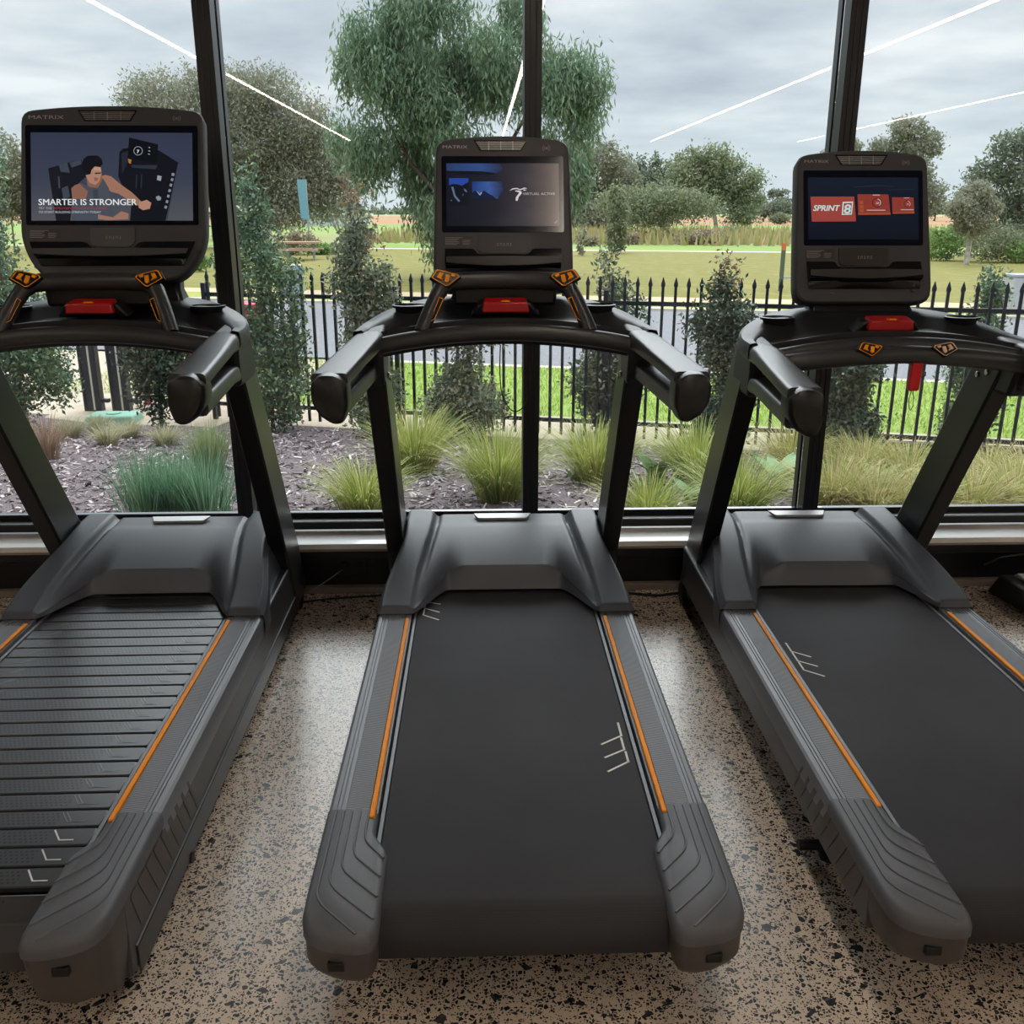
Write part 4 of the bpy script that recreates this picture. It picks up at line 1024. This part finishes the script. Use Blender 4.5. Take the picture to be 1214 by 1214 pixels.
def columnar(px, pyb, pyt, wpx, kind, label, group, red=False, n=1.0, fork=0.0):
    p = gp(px, pyb); p.x -= FN[0]*.3; p.y -= FN[1]*.3; p.z = gz(p.x, p.y); top = elev_z(pyt, p.x, p.y, px); H = top-p.z; W = wpx*math.hypot(p.y, 1.5)/FPX/2
    root = tag(empty('columnar_shrub', p), label, 'shrub', group)
    bl = []
    k = 9
    for i in range(k):
        t = i/(k-1); r = W*(.75+.35*math.sin(2.6*t*math.pi+px))*(1-.72*t**2.2)*(.8 if i == 0 else 1)
        bl.append((random.uniform(-.12, .12)*W*2+fork*t, random.uniform(-.1, .1)*W, H*(.10+.84*t), r, r*.9, H/k*.75))
    for i in range(7):
        a = random.uniform(0, 6.28); t = random.uniform(.15, .7); bl.append((W*math.cos(a)*.8, W*math.sin(a)*.7, H*t, W*.38, W*.38, H*.09))
    v, tn = crown(bl, int(520*n), 18, .052, .05, .35)
    np_mesh('foliage', v, 4, LEAF[kind], tn, root)
    if red:
        v, tn = crown([(fork, 0, H*.93, W*.5, W*.5, H*.09), (W*.5, 0, H*.78, W*.3, W*.3, H*.05)], 22, 8, .045, .04); np_mesh('new_growth', v, 4, LEAF['red'], tn, root)
    MB().tube([(0, 0, -.02), (.02, .01, H*.3), (fork*.5, -.01, H*.6), (fork, 0, H*.9)], [.022, .018, .012, .005], 7).build('stem', BARK, root)
    return root
G = 'upright shrubs planted along the fence'
columnar(56, 506, 163, 118, 'shrub', 'large leafy green shrub at the far left edge, partly behind the left console', G, n=1.7)
columnar(212, 503, 300, 72, 'dark', 'dark leafy shrub right of the gateposts, seen under the left dashboard', G, n=1.2)
columnar(340, 505, 196, 84, 'shrub', 'tall green shrub just right of the left window mullion', G, n=1.5)
columnar(455, 512, 206, 62, 'dusty', 'tall narrow dusty shrub with red tip, left of the middle console', G, True, 1.2, -.12)
columnar(566, 514, 325, 84, 'dusty', 'grey green shrub seen below the middle dashboard', G, n=1.2)
columnar(722, 508, 302, 72, 'dusty', 'blue green shrub just right of the middle console', G, n=1.1)
columnar(850, 528, 308, 74, 'dark', 'dark shrub with a reddish tip between middle and right treadmills', G, True, 1.2)
columnar(1000, 540, 372, 72, 'dark', 'dark shrub seen below the left part of the right dashboard', G, n=1.1)
columnar(1138, 520, 318, 58, 'shrub', 'slim green shrub showing right of the right console', G, n=1.0)
TUF = {'green': tintmat('green_blade', ['6f8438', '8a9a46', 'a6ab5a', 'c6bd7c', '7c8e42'], .5, .35), 'tan': tintmat('silvery_blade', ['9a9678', 'b3ae8c', 'c9c3a2', '8c8a6a'], .6, .35),
       'airy': tintmat('airy_blade', ['6f8058', '8a986a', 'a5ac82'], .6, .35), 'lav': tintmat('blue_green_blade', ['4d7258', '648a68', '7da07c', '94b08a'], .6, .35),
       'mixed': tintmat('mixed_blade', ['6f8038', 'a0a654', 'cabf85', 'b89c78', '84973f'], .6, .35), 'rust': tintmat('rust_blade', ['8a6f60', 'a88c78', '97856a'], .6, .3)}
def tuft(px, py, h, sp_, kind, n, label, cat='ornamental grass', group='green tussocks in the bed', w=.005, droop=.5, br=.08):
    if kind in ('green', 'mixed'): h *= .93; sp_ *= 1.45; n = int(n*1.35); br = .15; w = .0042
    blades('grass_tussock', gp(px, py), n, h, sp_, None, label, cat, group, w, droop, TUF[kind], br)
tuft(492, 560, .62, .34, 'green', 620, 'large bright green tussock beside the left upright of the middle treadmill')
tuft(432, 606, .42, .26, 'green', 380, 'green tussock low against the glass left of the middle treadmill')
tuft(592, 592, .62, .34, 'green', 620, 'bright green tussock in the centre, left of the middle mullion')
tuft(706, 572, .58, .32, 'green', 520, 'green tussock half hidden by the right upright of the middle treadmill')
tuft(768, 618, .38, .24, 'green', 360, 'low green tussock just right of the middle treadmill upright')
tuft(826, 575, .62, .40, 'green', 620, 'bright green tussock beside the left upright of the right treadmill')
tuft(872, 612, .50, .30, 'green', 460, 'green tussock against the glass behind the right treadmill upright')
tuft(938, 556, .50, .36, 'mixed', 460, 'pale green tussock behind the loop handle of the right treadmill')
M_ = 'mixed tussocks on the right side of the bed'
for (px, py, h, s_, n, l) in ((985, 606, .48, .34, 520, 'tussock directly right of the right mullion'), (1035, 612, .42, .34, 480, 'short tussock under the safety key'), (1022, 568, .45, .36, 420, 'tussock left of the middle of the right window, farther back'),
        (1075, 575, .45, .38, 460, 'tussock left of the right treadmill far upright'), (1150, 612, .42, .36, 460, 'low tussock right of the right treadmill far upright'), (1200, 604, .46, .38, 460, 'tussock at the right edge close to the glass'),
        (1170, 576, .42, .36, 400, 'tussock near the right edge, in front of the pale kerb'), (1215, 578, .40, .34, 360, 'tussock cut by the right edge by the pale kerb'), (1085, 612, .38, .3, 380, 'low tussock beside the base of the right treadmill far upright')):
    tuft(px, py, h, s_, 'mixed', n, 'green and straw '+l, group=M_)
D_ = 'silvery tussocks on the left'
for (px, py, l) in ((84, 518, 'silvery tussock at left under the big shrub'), (118, 514, 'silvery tussock touching the green valve lid'), (128, 528, 'silvery tussock in front of the green valve lid'), (152, 520, 'silvery tussock right of the green valve lid'), (197, 528, 'round silvery tussock standing alone right of the valve lid')):
    tuft(px, py, .21, .19, 'tan', 420, l, group=D_, w=.0035)
tuft(58, 545, .40, .22, 'rust', 260, 'reddish straw tussock beside the left treadmill upright', group=D_, w=.004)
tuft(250, 566, .42, .15, 'airy', 520, 'airy grey green plant left of the left mullion', group='soft plants left', w=.004, droop=.15, br=.10)
for (px, py, s_, n, l) in ((175, 616, .16, 300, 'left'), (208, 612, .20, 460, 'middle'), (246, 616, .18, 380, 'right')):
    tuft(px, py, .42, s_, 'lav', n, l+' clump of soft blue green plant low behind the left treadmill hood', 'plant', 'soft plants left', .0035, .12, .14)
def strap_plant(px, py, h, n, label):
    p = gp(px, py); root = tag(empty('broad_leaf_plant', p), label, 'plant', 'broad leaved plants')
    m_ = LM
    for k in range(n):
        a = k*2.4; L = h*random.uniform(.7, 1.05); w = L*.17; mb = MB(); rows = []
        for i in range(7):
            t = i/6; r = L*.55*t**1.3; z = L*(t-.35*t*t); ww = w*math.sin(math.pi*min(1, t*.9+.12))**.7
            c = Vector((math.cos(a)*r, math.sin(a)*r, z)); sd = Vector((-math.sin(a), math.cos(a), 0))*ww; rows.append([tuple(c-sd), tuple(c+Vector((0, 0, -.012))), tuple(c+sd)])
        mb.grid(rows); mb.build('leaf', m_, root, smooth=60)
    return root
LM = mat('broad_leaf', '6c9468', .4, noise=(9, '8eae7c'))
strap_plant(778, 575, .36, 8, 'small broad leaved plant between the two green tussocks left of the right treadmill')
strap_plant(925, 585, .40, 10, 'broad leaved green plant left of the right mullion')
strap_plant(822, 606, .30, 7, 'broad leaved plant low behind the left upright of the right treadmill')
strap_plant(995, 606, .28, 6, 'blue green broad leaved plant right of the right mullion')
strap_plant(680, 572, .16, 6, 'tiny green plant in the mulch right of the middle mullion')
# green valve lid
vp = gp(136, 500); vb = tag(empty('valve_box', vp), 'pale green plastic irrigation valve box in the mulch by the gateposts', 'valve box')
GRN = mat('green_valve_plastic', '7fae97', .6)
MB().loft([[(-.27, -.18, -.05), (.27, -.18, -.05), (.27, .18, -.05), (-.27, .18, -.05)], [(-.24, -.15, .09), (.24, -.15, .09), (.24, .15, .09), (-.24, .15, .09)]]).build('box', GRN, vb, .02)
MB().tube([(0, 0, .09), (0, 0, .102)], .075, 20).build('lid', GRN, vb, .004)
# red steel frame behind the fence
RED = mat('red_paint', 'c8203c', .45)
rp_ = gp(303, 486); rf = tag(empty('red_steel_stand', rp_, rad(-14)), 'red painted steel stand behind the shrubs left of the left mullion', 'stand')
for x in (-1.32, -.75, 0): MB().box(x-.02, x+.02, -.02, .02, 0, 1.12).build('leg', RED, rf, .004)
MB().box(-.34, .03, -.04, .35, 1.02, 1.16).build('hood', RED, rf, .02)
for z in (.30, .68): MB().box(-1.32, 0, -.015, .015, z, z+.04).build('cross_rail', RED, rf, .004)
for k in range(4): MB().box(-1.2+k*.3, -1.18+k*.3, -.012, .012, .1, .7).build('bar', RED, rf)

# ------------------------------------------------------------------ trees and park things
def tree(name, px, pyb, pyt, wpx, kind, label, blobs, n_cl, per, leaf_px=3.2, bark=GREYB, trunk=None, group='trees across the park', droop=.0, asp=.45, cl=.035, shell=.4, flat=1.0, dist=None):
    """blobs in fractions of crown width and height above the base"""
    p = gp(px, pyb) if dist is None else None
    if dist: r = ray(px, 255); t = dist/r.y; p = Vector((r.x*t, dist, -.65))
    H = elev_z(pyt, p.x, p.y, px)-p.z; W = wpx*math.hypot(p.x, p.y)/FPX
    root = tag(empty(name, p), label, 'tree', group)
    bl = [(a*W, random.uniform(-.15, .15)*W, b*H, c*W, c*W*.8, d*H) for a, b, c, d in blobs]
    leaf = leaf_px*p.y/FPX
    v, tn = crown(bl, int(n_cl*(2.4 if n_cl < 1000 else 1)), per, leaf, W*cl, shell, droop, asp, flat); np_mesh('foliage', v, 4, LEAF[kind], tn, root)
    for br in (trunk or [[(0, 0, .014), (.01, .3, .010), (0, .75, .004)]]):
        MB().tube([(a*W, .02*W*(i % 2), b*H) for i, (a, b, r) in enumerate(br)], [r*W for a, b, r in br], 7).build('trunk' if br is (trunk or [0])[0] else 'branch', bark, root)
    return root
def rb_(n, x0, x1, z0, z1, r0, r1, seed):
    R = random.Random(seed); return [(R.uniform(x0, x1), R.uniform(z0, z1), R.uniform(r0, r1), R.uniform(r0, r1)*.9) for _ in range(n)]
# big weeping gum in the centre
big = []
_r = random.Random(5)
for i in range(400):
    if len(big) >= 58: break
    a_, z_ = _r.uniform(-.5, .5), _r.uniform(.12, 1.0)
    lim = .47*(1-((z_-.62)/.44)**2)**.5 if .18 < z_ < 1.06 and abs((z_-.62)/.44) < 1 else .12
    if z_ < .35: lim = min(lim, .32)
    if abs(a_) > lim: continue
    r_ = _r.uniform(.055, .10); big.append((a_, z_*.97, r_, r_*.95))
tree('gum_tree', 552, 330, -8, 292, 'gum', 'big weeping green gum tree behind the middle console', big, 3000, 26, 8.5, BARK,
     [[(0, 0, .026), (.01, .25, .020), (-.05, .55, .012), (-.1, .85, .004)], [(.01, .25, .014), (.18, .5, .008), (.3, .7, .003)], [(0, .2, .012), (-.2, .42, .008), (-.3, .6, .003)]], 'trees close to the road', 1.1, .22, .018, .35, 2.2)
tree('tree', 300, 293, 74, 215, 'grey', 'large grey brown tree right of the left mullion', [(-.38, .78, .18, .14), (-.15, .86, .2, .13), (.08, .84, .2, .14), (.25, .68, .2, .17), (.36, .48, .16, .17), (-.25, .6, .2, .14), (.02, .58, .25, .18), (.2, .38, .22, .17), (-.1, .38, .24, .15), (-.32, .36, .16, .14), (.4, .28, .12, .13), (.05, .2, .3, .1), (.5, .38, .1, .16)], 4200, 18, 4.6, GREYB,
     [[(0, 0, .018), (.02, .35, .012), (-.1, .8, .004)], [(.02, .3, .01), (.2, .6, .004)], [(.0, .25, .01), (-.22, .6, .004)]], 'trees across the park', .4, .35, .028, .3)
tree('tree', 18, 300, 158, 75, 'grey', 'grey green tree behind the big shrub at the far left', rb_(7, -.3, .4, .45, .85, .2, .28, 3), 300, 12, 5, droop=.2)
BLUE = mat('blue_banner_cloth', '6f9fae', .6)
tree('tree', 706, 279, 166, 105, 'grey', 'rounded grey olive tree just right of the middle console', [(-.25, .75, .25, .22), (.05, .80, .22, .17), (.28, .6, .2, .2), (-.2, .45, .28, .2), (.15, .4, .28, .2), (-.4, .5, .15, .3), (0, .2, .4, .16)], 560, 14, 4.6, group='trees across the park')
tree('tree', 765, 276, 182, 78, 'far', 'darker spiky topped tree between rounded tree and pale barked gum', [(-.3, .8, .1, .17), (-.12, .84, .08, .16), (.1, .78, .10, .18), (.3, .74, .1, .2), (0, .5, .42, .3), (-.2, .3, .3, .2), (.25, .3, .3, .22)], 480, 14, 4.2)
tree('gum_tree', 843, 279, 173, 118, 'olive', 'pale barked gum tree with a forked white trunk', [(-.22, .82, .16, .12), (-.02, .86, .16, .13), (.16, .76, .16, .12), (.34, .64, .12, .10), (.3, .42, .14, .12), (-.34, .66, .14, .12), (-.1, .62, .2, .14), (.1, .5, .2, .16), (-.3, .4, .2, .16), (.25, .22, .16, .1)], 520, 12, 4.4, PALEB,
     [[(.06, 0, .022), (.02, .25, .017), (-.02, .5, .010), (.02, .8, .004)], [(.02, .22, .012), (-.12, .42, .008), (-.28, .55, .004)], [(.0, .35, .009), (.05, .6, .004)]])
tree('gum_tree', 786, 287, 222, 150, 'olive', 'low gum with a leaning white trunk in front of the darker trees', [(-.3, .72, .2, .22), (-.05, .78, .2, .2), (.2, .66, .2, .22), (-.15, .5, .2, .2)], 330, 12, 4.2, PALEB,
     [[(.18, .0, .012), (.05, .18, .012), (-.06, .42, .009), (-.16, .58, .006), (-.36, .66, .003)], [(-.04, .36, .006), (-.08, .62, .003)]])
tree('tree', 728, 300, 218, 32, 'olive', 'slim weeping tree standing in front, just right of the middle console', [(0, .85, .3, .14), (.1, .62, .42, .18), (0, .4, .4, .16), (.1, .2, .45, .16)], 170, 12, 3.6, droop=.6)
for (px, b, t, wd, l) in ((905, 263, 231, 60, 'left of the right console'), (893, 262, 226, 30, 'beside the pale barked gum'), (1108, 262, 238, 60, 'right of the right console')):
    tree('distant_tree', px, b, t, wd, 'far', 'small dark distant tree '+l, rb_(6, -.4, .4, .35, .75, .18, .28, px), 160, 10, 3.4, group='distant trees on the horizon')
tree('distant_tree', 914, 258, 224, 14, 'far', 'tiny tree with a flat tuft against the sky, left', [(0, .88, .4, .10), (.1, .3, .4, .2)], 40, 8, 3, group='distant trees on the horizon')
tree('distant_tree', 925, 258, 222, 26, 'far', 'tiny spreading tree against the sky close to the right console', [(0, .85, .3, .08), (-.3, .7, .3, .08), (.3, .6, .3, .1), (0, .3, .3, .2)], 60, 8, 3, group='distant trees on the horizon')
tree('distant_tree', 925, 266, 252, 30, 'olive', 'low bush in the rusty field left of the right console', [(0, .5, .4, .4)], 60, 8, 3, group='distant trees on the horizon')
tree('tree', 1062, 285, 133, 72, 'grey', 'tall airy tree rising behind the right console', [(0, .88, .26, .08), (-.3, .72, .22, .09), (.1, .74, .3, .1), (.38, .76, .18, .11), (0, .55, .4, .1), (.2, .35, .4, .15)], 420, 12, 4.2)
tree('tree', 984, 285, 146, 34, 'grey', 'narrow airy tree between the right mullion and the right console', [(0, .88, .4, .08), (.3, .8, .4, .08), (-.2, .7, .4, .1), (.1, .5, .5, .15)], 200, 12, 4.2)
tree('tree', 1196, 306, 152, 104, 'far', 'big dark tree at the right edge', [(-.12, .85, .2, .10), (.08, .9, .2, .09), (.3, .84, .16, .09), (-.3, .66, .2, .1), (0, .64, .24, .12), (.3, .6, .22, .12), (-.38, .46, .18, .11), (-.1, .42, .2, .1), (.25, .38, .3, .14), (.1, .22, .4, .1)], 620, 13, 4.8, BARK,
     [[(0, 0, .025), (.04, .35, .018), (-.06, .7, .006)], [(.04, .3, .012), (.22, .6, .006)], [(.02, .35, .010), (-.2, .6, .005)]])
tree('tree', 1145, 314, 214, 60, 'grey', 'small grey tree with a thin pale trunk, right of the right console', [(0, .82, .3, .16), (-.25, .66, .28, .14), (.25, .64, .28, .14), (0, .5, .34, .14)], 300, 12, 4, PALEB, [[(0, 0, .05), (.02, .35, .04), (0, .7, .02)], [(.02, .3, .025), (.3, .5, .012)]])
def bush(px, b, t, wd, kind, l, n=200):
    p = gp(px, b); H = elev_z(t, p.x, p.y, px)-p.z; W = wd*math.hypot(p.x, p.y)/FPX
    v, tn = crown([(-.2*W, 0, .45*H, .3*W, .3*W, .45*H), (.2*W, 0, .5*H, .3*W, .3*W, .45*H), (0, 0, .5*H, .35*W, .3*W, .5*H)], n, 12, 4*p.y/FPX, W*.03)
    o = np_mesh('bush', v, 4, LEAF[kind], tn); o.location = p; tag(o, l, 'bush', 'bushes across the park')
bush(1118, 309, 268, 50, 'green', 'round green bush right of the right console', 260)
bush(1182, 311, 268, 76, 'olive', 'wide olive bush behind the small pale trunked tree', 320)
bush(1212, 312, 284, 40, 'green', 'green bush at the right edge under the big tree', 160)
bush(832, 290, 274, 60, 'bare', 'brown brush at the foot of the pale barked gum', 200)
bush(700, 292, 280, 20, 'bare', 'little dry bush at the left end of the reedy strip', 50)
bush(745, 290, 276, 30, 'bare', 'dry scrub left of the leaning white trunk', 80)
bush(868, 284, 268, 26, 'olive', 'small bush right of the pale barked gum', 80)
bush(300, 302, 268, 40, 'bare', 'dry brown scrub next to the shelter post', 160)
bush(352, 302, 272, 50, 'bare', 'dry scrub behind the picnic table', 160)
bush(380, 302, 290, 34, 'green', 'low green bush right of the picnic table', 100)
bush(424, 303, 264, 44, 'bare', 'reddish brown scrub behind the bare sapling', 200)
bush(235, 322, 300, 26, 'green', 'green bush showing between the left console and left mullion', 90)
bush(690, 303, 268, 16, 'grey', 'thin weed at the side of the middle console', 30)
# bare sapling
sp = gp(413, 332); sp_ = tag(empty('bare_sapling', sp), 'bare young tree standing in the dry lawn left of the middle console', 'tree')
h_ = elev_z(236, sp.x, sp.y, 413)-sp.z
MB().tube([(0, 0, 0), (.02, 0, h_*.4), (-.02, 0, h_*.7)], [.055, .04, .02], 7).build('trunk', BARK, sp_)
mb = MB()
for k in range(26):
    a = random.uniform(0, 6.28); z = h_*random.uniform(.35, .7); r = random.uniform(.3, 1.0); mb2 = [(0, 0, z), (math.cos(a)*r*.5, math.sin(a)*r*.5, z+r*.55), (math.cos(a)*r*.8, math.sin(a)*r*.8, min(h_, z+r*1.25))]
    MB_ = mb.tube(mb2, [.016, .011, .005], 4)
mb.build('twigs', GREYB, sp_)
# shelter, banner, picnic table, posts
WOOD = mat('weathered_timber', 'a88a70', .8); POSTM = mat('grey_post', '9aa0a6', .6); ROOFM = mat('pale_roof_sheet', 'c9cbbd', .6); BROOF = mat('brown_roof', '7c6b60', .7)
p = gp(281, 306); sh = tag(empty('park_shelter', p), 'small park shelter with brown roof on a grey post beside the left mullion', 'shelter')
k = p.y/FPX; MB().tube([(0, 0, 0), (-.05, 0, 50*k)], .14, 8).build('post', POSTM, sh); MB().tube([(-20*k, 2, 0), (-20*k, 2, 50*k)], .14, 8).build('post', POSTM, sh)
MB().loft([[(-26*k, -2, 50*k), (15*k, -2, 50*k), (15*k, 4, 50*k), (-26*k, 4, 50*k)], [(-22*k, -.5, 55*k), (3*k, -.5, 57*k), (3*k, 2.5, 57*k), (-22*k, 2.5, 55*k)]]).build('roof', BROOF, sh)
p = gp(275, 285); hs_ = tag(empty('park_building', p), 'distant building with a pale gable roof beside the left mullion', 'building')
k = p.y/FPX; MB().box(-22*k, 8*k, 0, 12, 0, 58*k).build('wall', strip_mat('building_wall', '8f857c', '9a9086', 1), hs_)
MB().loft([[(-24*k, -1, 58*k), (10*k, -1, 58*k), (10*k, 13, 58*k), (-24*k, 13, 58*k)], [(-16*k, 4, 68*k), (10*k, 4, 70*k), (10*k, 7, 70*k), (-16*k, 7, 68*k)]]).build('roof', ROOFM, hs_)
p = gp(365, 300); bn = tag(empty('blue_banner', p), 'tall blue banner standing in front of the grey brown tree', 'banner')
k = p.y/FPX; MB().prism([(-5*k, 38*k), (4*k, 36*k), (2*k, 79*k), (-7*k, 79*k)], -.05, .05, 'y').build('cloth', BLUE, bn); MB().tube([(2.5*k, 0, 0), (2.5*k, 0, 79*k)], .05, 8).build('pole', POSTM, bn)
p = gp(357, 308); pt_ = tag(empty('picnic_table', p), 'wooden picnic table on the dry lawn behind the tall shrub', 'picnic table')
MB().box(-.9, .9, -.4, .4, .72, .80).build('tabletop', WOOD, pt_)
for y in (-.85, .85): MB().box(-.9, .9, y-.14, y+.14, .42, .48).build('bench', WOOD, pt_)
for x in (-.6, .6): MB().box(x-.05, x+.05, -.85, .85, .36, .42).box(x-.05, x+.05, -.06, .06, 0, .72).build('trestle', POSTM, pt_)
p = gp(925, 345); sk = tag(empty('marker_stake', p), 'thin marker stake with an orange top left of the right console', 'stake')
k = p.y/FPX; MB().box(-.05, .05, -.04, .04, 0, 46*k).build('stake', mat('green_stake', '4e5b4a', .6), sk); MB().box(-.052, .052, -.042, .042, 46*k, 54*k).build('painted_top', mat('orange_paint', 'c4643c', .5), sk)
MB().box(-.06, .35, -.02, .02, 14*k, 16*k).build('tie', POSTM, sk)
p = gp(354, 372); cp = tag(empty('utility_pillar', p), 'grey utility pillar across the road behind the tall shrub', 'pillar'); k = p.y/FPX
MB().box(-.16, .12, -.15, .15, 0, 55*k).build('body', POSTM, cp, .01); MB().box(-.30, -.16, -.12, .12, 20*k, 52*k).build('cabinet', mat('dark_cabinet', '3c4048', .5), cp)
p = gp(1206, 372); cp = tag(empty('utility_pillar', p), 'grey concrete utility pillar across the road at the right edge', 'pillar'); k = p.y/FPX
MB().box(-.28, .28, -.2, .2, 0, 43*k).build('body', strip_mat('pillar_concrete', 'a3a5a6', 'b4b5b4', 5), cp, .02); MB().box(-.30, .30, -.22, .22, 43*k, 46*k).build('lid', POSTM, cp, .01)
p = gp(1177, 366); cp = tag(empty('litter_bin', p), 'dark litter bin across the road next to the concrete pillar', 'bin'); k = p.y/FPX
MB().loft([[(-.18, -.18, 0), (.18, -.18, 0), (.18, .18, 0), (-.18, .18, 0)], [(-.22, -.22, 30*k), (.22, -.22, 30*k), (.22, .22, 30*k), (-.22, .22, 30*k)]]).build('body', mat('navy_bin', '2b3142', .5), cp, .02)
MB().box(-.24, .24, -.24, .24, 30*k, 33*k).build('lid', BLACK, cp, .01)
WHB = strip_mat('white_building', 'c6cacc', 'd2d5d6', 1)
for (px, b, t, wd, l) in ((702, 267, 256, 60, 'low white building far behind the rounded grey tree'), (920, 256, 245, 22, 'tiny white building on the horizon left of the right console'), (395, 268, 256, 70, 'low white building far behind the blue banner')):
    p = gp(px, b); k = p.y/FPX; bb = tag(empty('distant_building', p), l, 'building', 'distant white buildings')
    MB().box(-wd*k/2, wd*k/2, 0, 8, 0, (b-t)*k).build('wall', WHB, bb); MB().box(-wd*k/2-.5, wd*k/2+.5, -.5, 8.5, (b-t)*k, (b-t+1.5)*k).build('roof', ROOFM, bb)
# far tree line on the horizon
N = 15000; xs = rng.uniform(-700, 900, N); ys = 620+rng.uniform(-15, 15, N)
hmax = 9+6*np.sin(xs*.021)+4*np.sin(xs*.057+1); zs = -.6+rng.random(N)*np.maximum(hmax, 3)
tl = np_mesh('treeline', leaf_quads(np.stack([xs, ys, zs], 1), 3.2, .8), 4, LEAF['far'], rng.random(N), kind='stuff'); tag(tl, 'hazy line of far trees along the whole horizon', 'treeline')

# ------------------------------------------------------------------ sky and daylight
w = bpy.data.worlds.new('overcast_sky'); sc.world = w; w.use_nodes = True; nt = w.node_tree; L = nt.links.new
bg = nt.nodes['Background']
tc = nt.nodes.new('ShaderNodeTexCoord'); sx = nt.nodes.new('ShaderNodeSeparateXYZ'); L(tc.outputs['Generated'], sx.inputs[0])
def mth(op, a, b=None, c=None, clamp=False):
    n = nt.nodes.new('ShaderNodeMath'); n.operation = op; n.use_clamp = clamp
    for i, v in enumerate((a, b, c)):
        if v is None: continue
        if isinstance(v, (int, float)): n.inputs[i].default_value = v
        else: L(v, n.inputs[i])
    return n.outputs[0]
zc = mth('MAXIMUM', sx.outputs['Z'], 0.0)
den = mth('ADD', zc, .12)
cmb = nt.nodes.new('ShaderNodeCombineXYZ'); L(mth('DIVIDE', sx.outputs['X'], den), cmb.inputs[0]); L(mth('DIVIDE', sx.outputs['Y'], den), cmb.inputs[1])
n1 = nt.nodes.new('ShaderNodeTexNoise'); n1.inputs['Scale'].default_value = .9; n1.inputs['Detail'].default_value = 6; n1.inputs['Roughness'].default_value = .55; L(cmb.outputs[0], n1.inputs['Vector'])
ramp = nt.nodes.new('ShaderNodeValToRGB'); e = ramp.color_ramp.elements; e[0].position = .36; e[0].color = lin('aab2be'); e[1].position = .66; e[1].color = lin('dcdfe2'); q = e.new(.5); q.color = lin('bfc7cf')
L(n1.outputs['Fac'], ramp.inputs['Fac'])
hz = nt.nodes.new('ShaderNodeMix'); hz.data_type = 'RGBA'; hz.inputs[7].default_value = lin('c6d0d6')
L(mth('SUBTRACT', 1.0, mth('MULTIPLY', zc, 9.0), clamp=True), hz.inputs[0]); L(ramp.outputs[0], hz.inputs[6])
# the cloud sheet brightens towards the zenith
k1 = mth('SMOOTH_MIN', mth('MAXIMUM', mth('SUBTRACT', zc, .2), 0.0), 1.0, .1)
st_ = mth('MULTIPLY_ADD', k1, 4.0, 1.0)
L(hz.outputs[2], bg.inputs['Color']); L(st_, bg.inputs['Strength'])
sun_d = bpy.data.lights.new('sun', 'SUN'); sun_d.energy = 2.6; sun_d.angle = rad(60); sun_d.color = (.97, .985, 1)
sun = bpy.data.objects.new('sun', sun_d); col.objects.link(sun); sun.rotation_euler = (rad(-44), rad(10), 0)
vs_ = sc.view_settings; vs_.view_transform = 'Standard'; vs_.look = 'None'; vs_.gamma = 1; vs_.use_curve_mapping = False; vs_.exposure = 0.5
sc.cycles.max_bounces = 8; sc.cycles.transparent_max_bounces = 24; sc.cycles.caustics_reflective = False; sc.cycles.caustics_refractive = False
sc.cycles.use_denoising = True
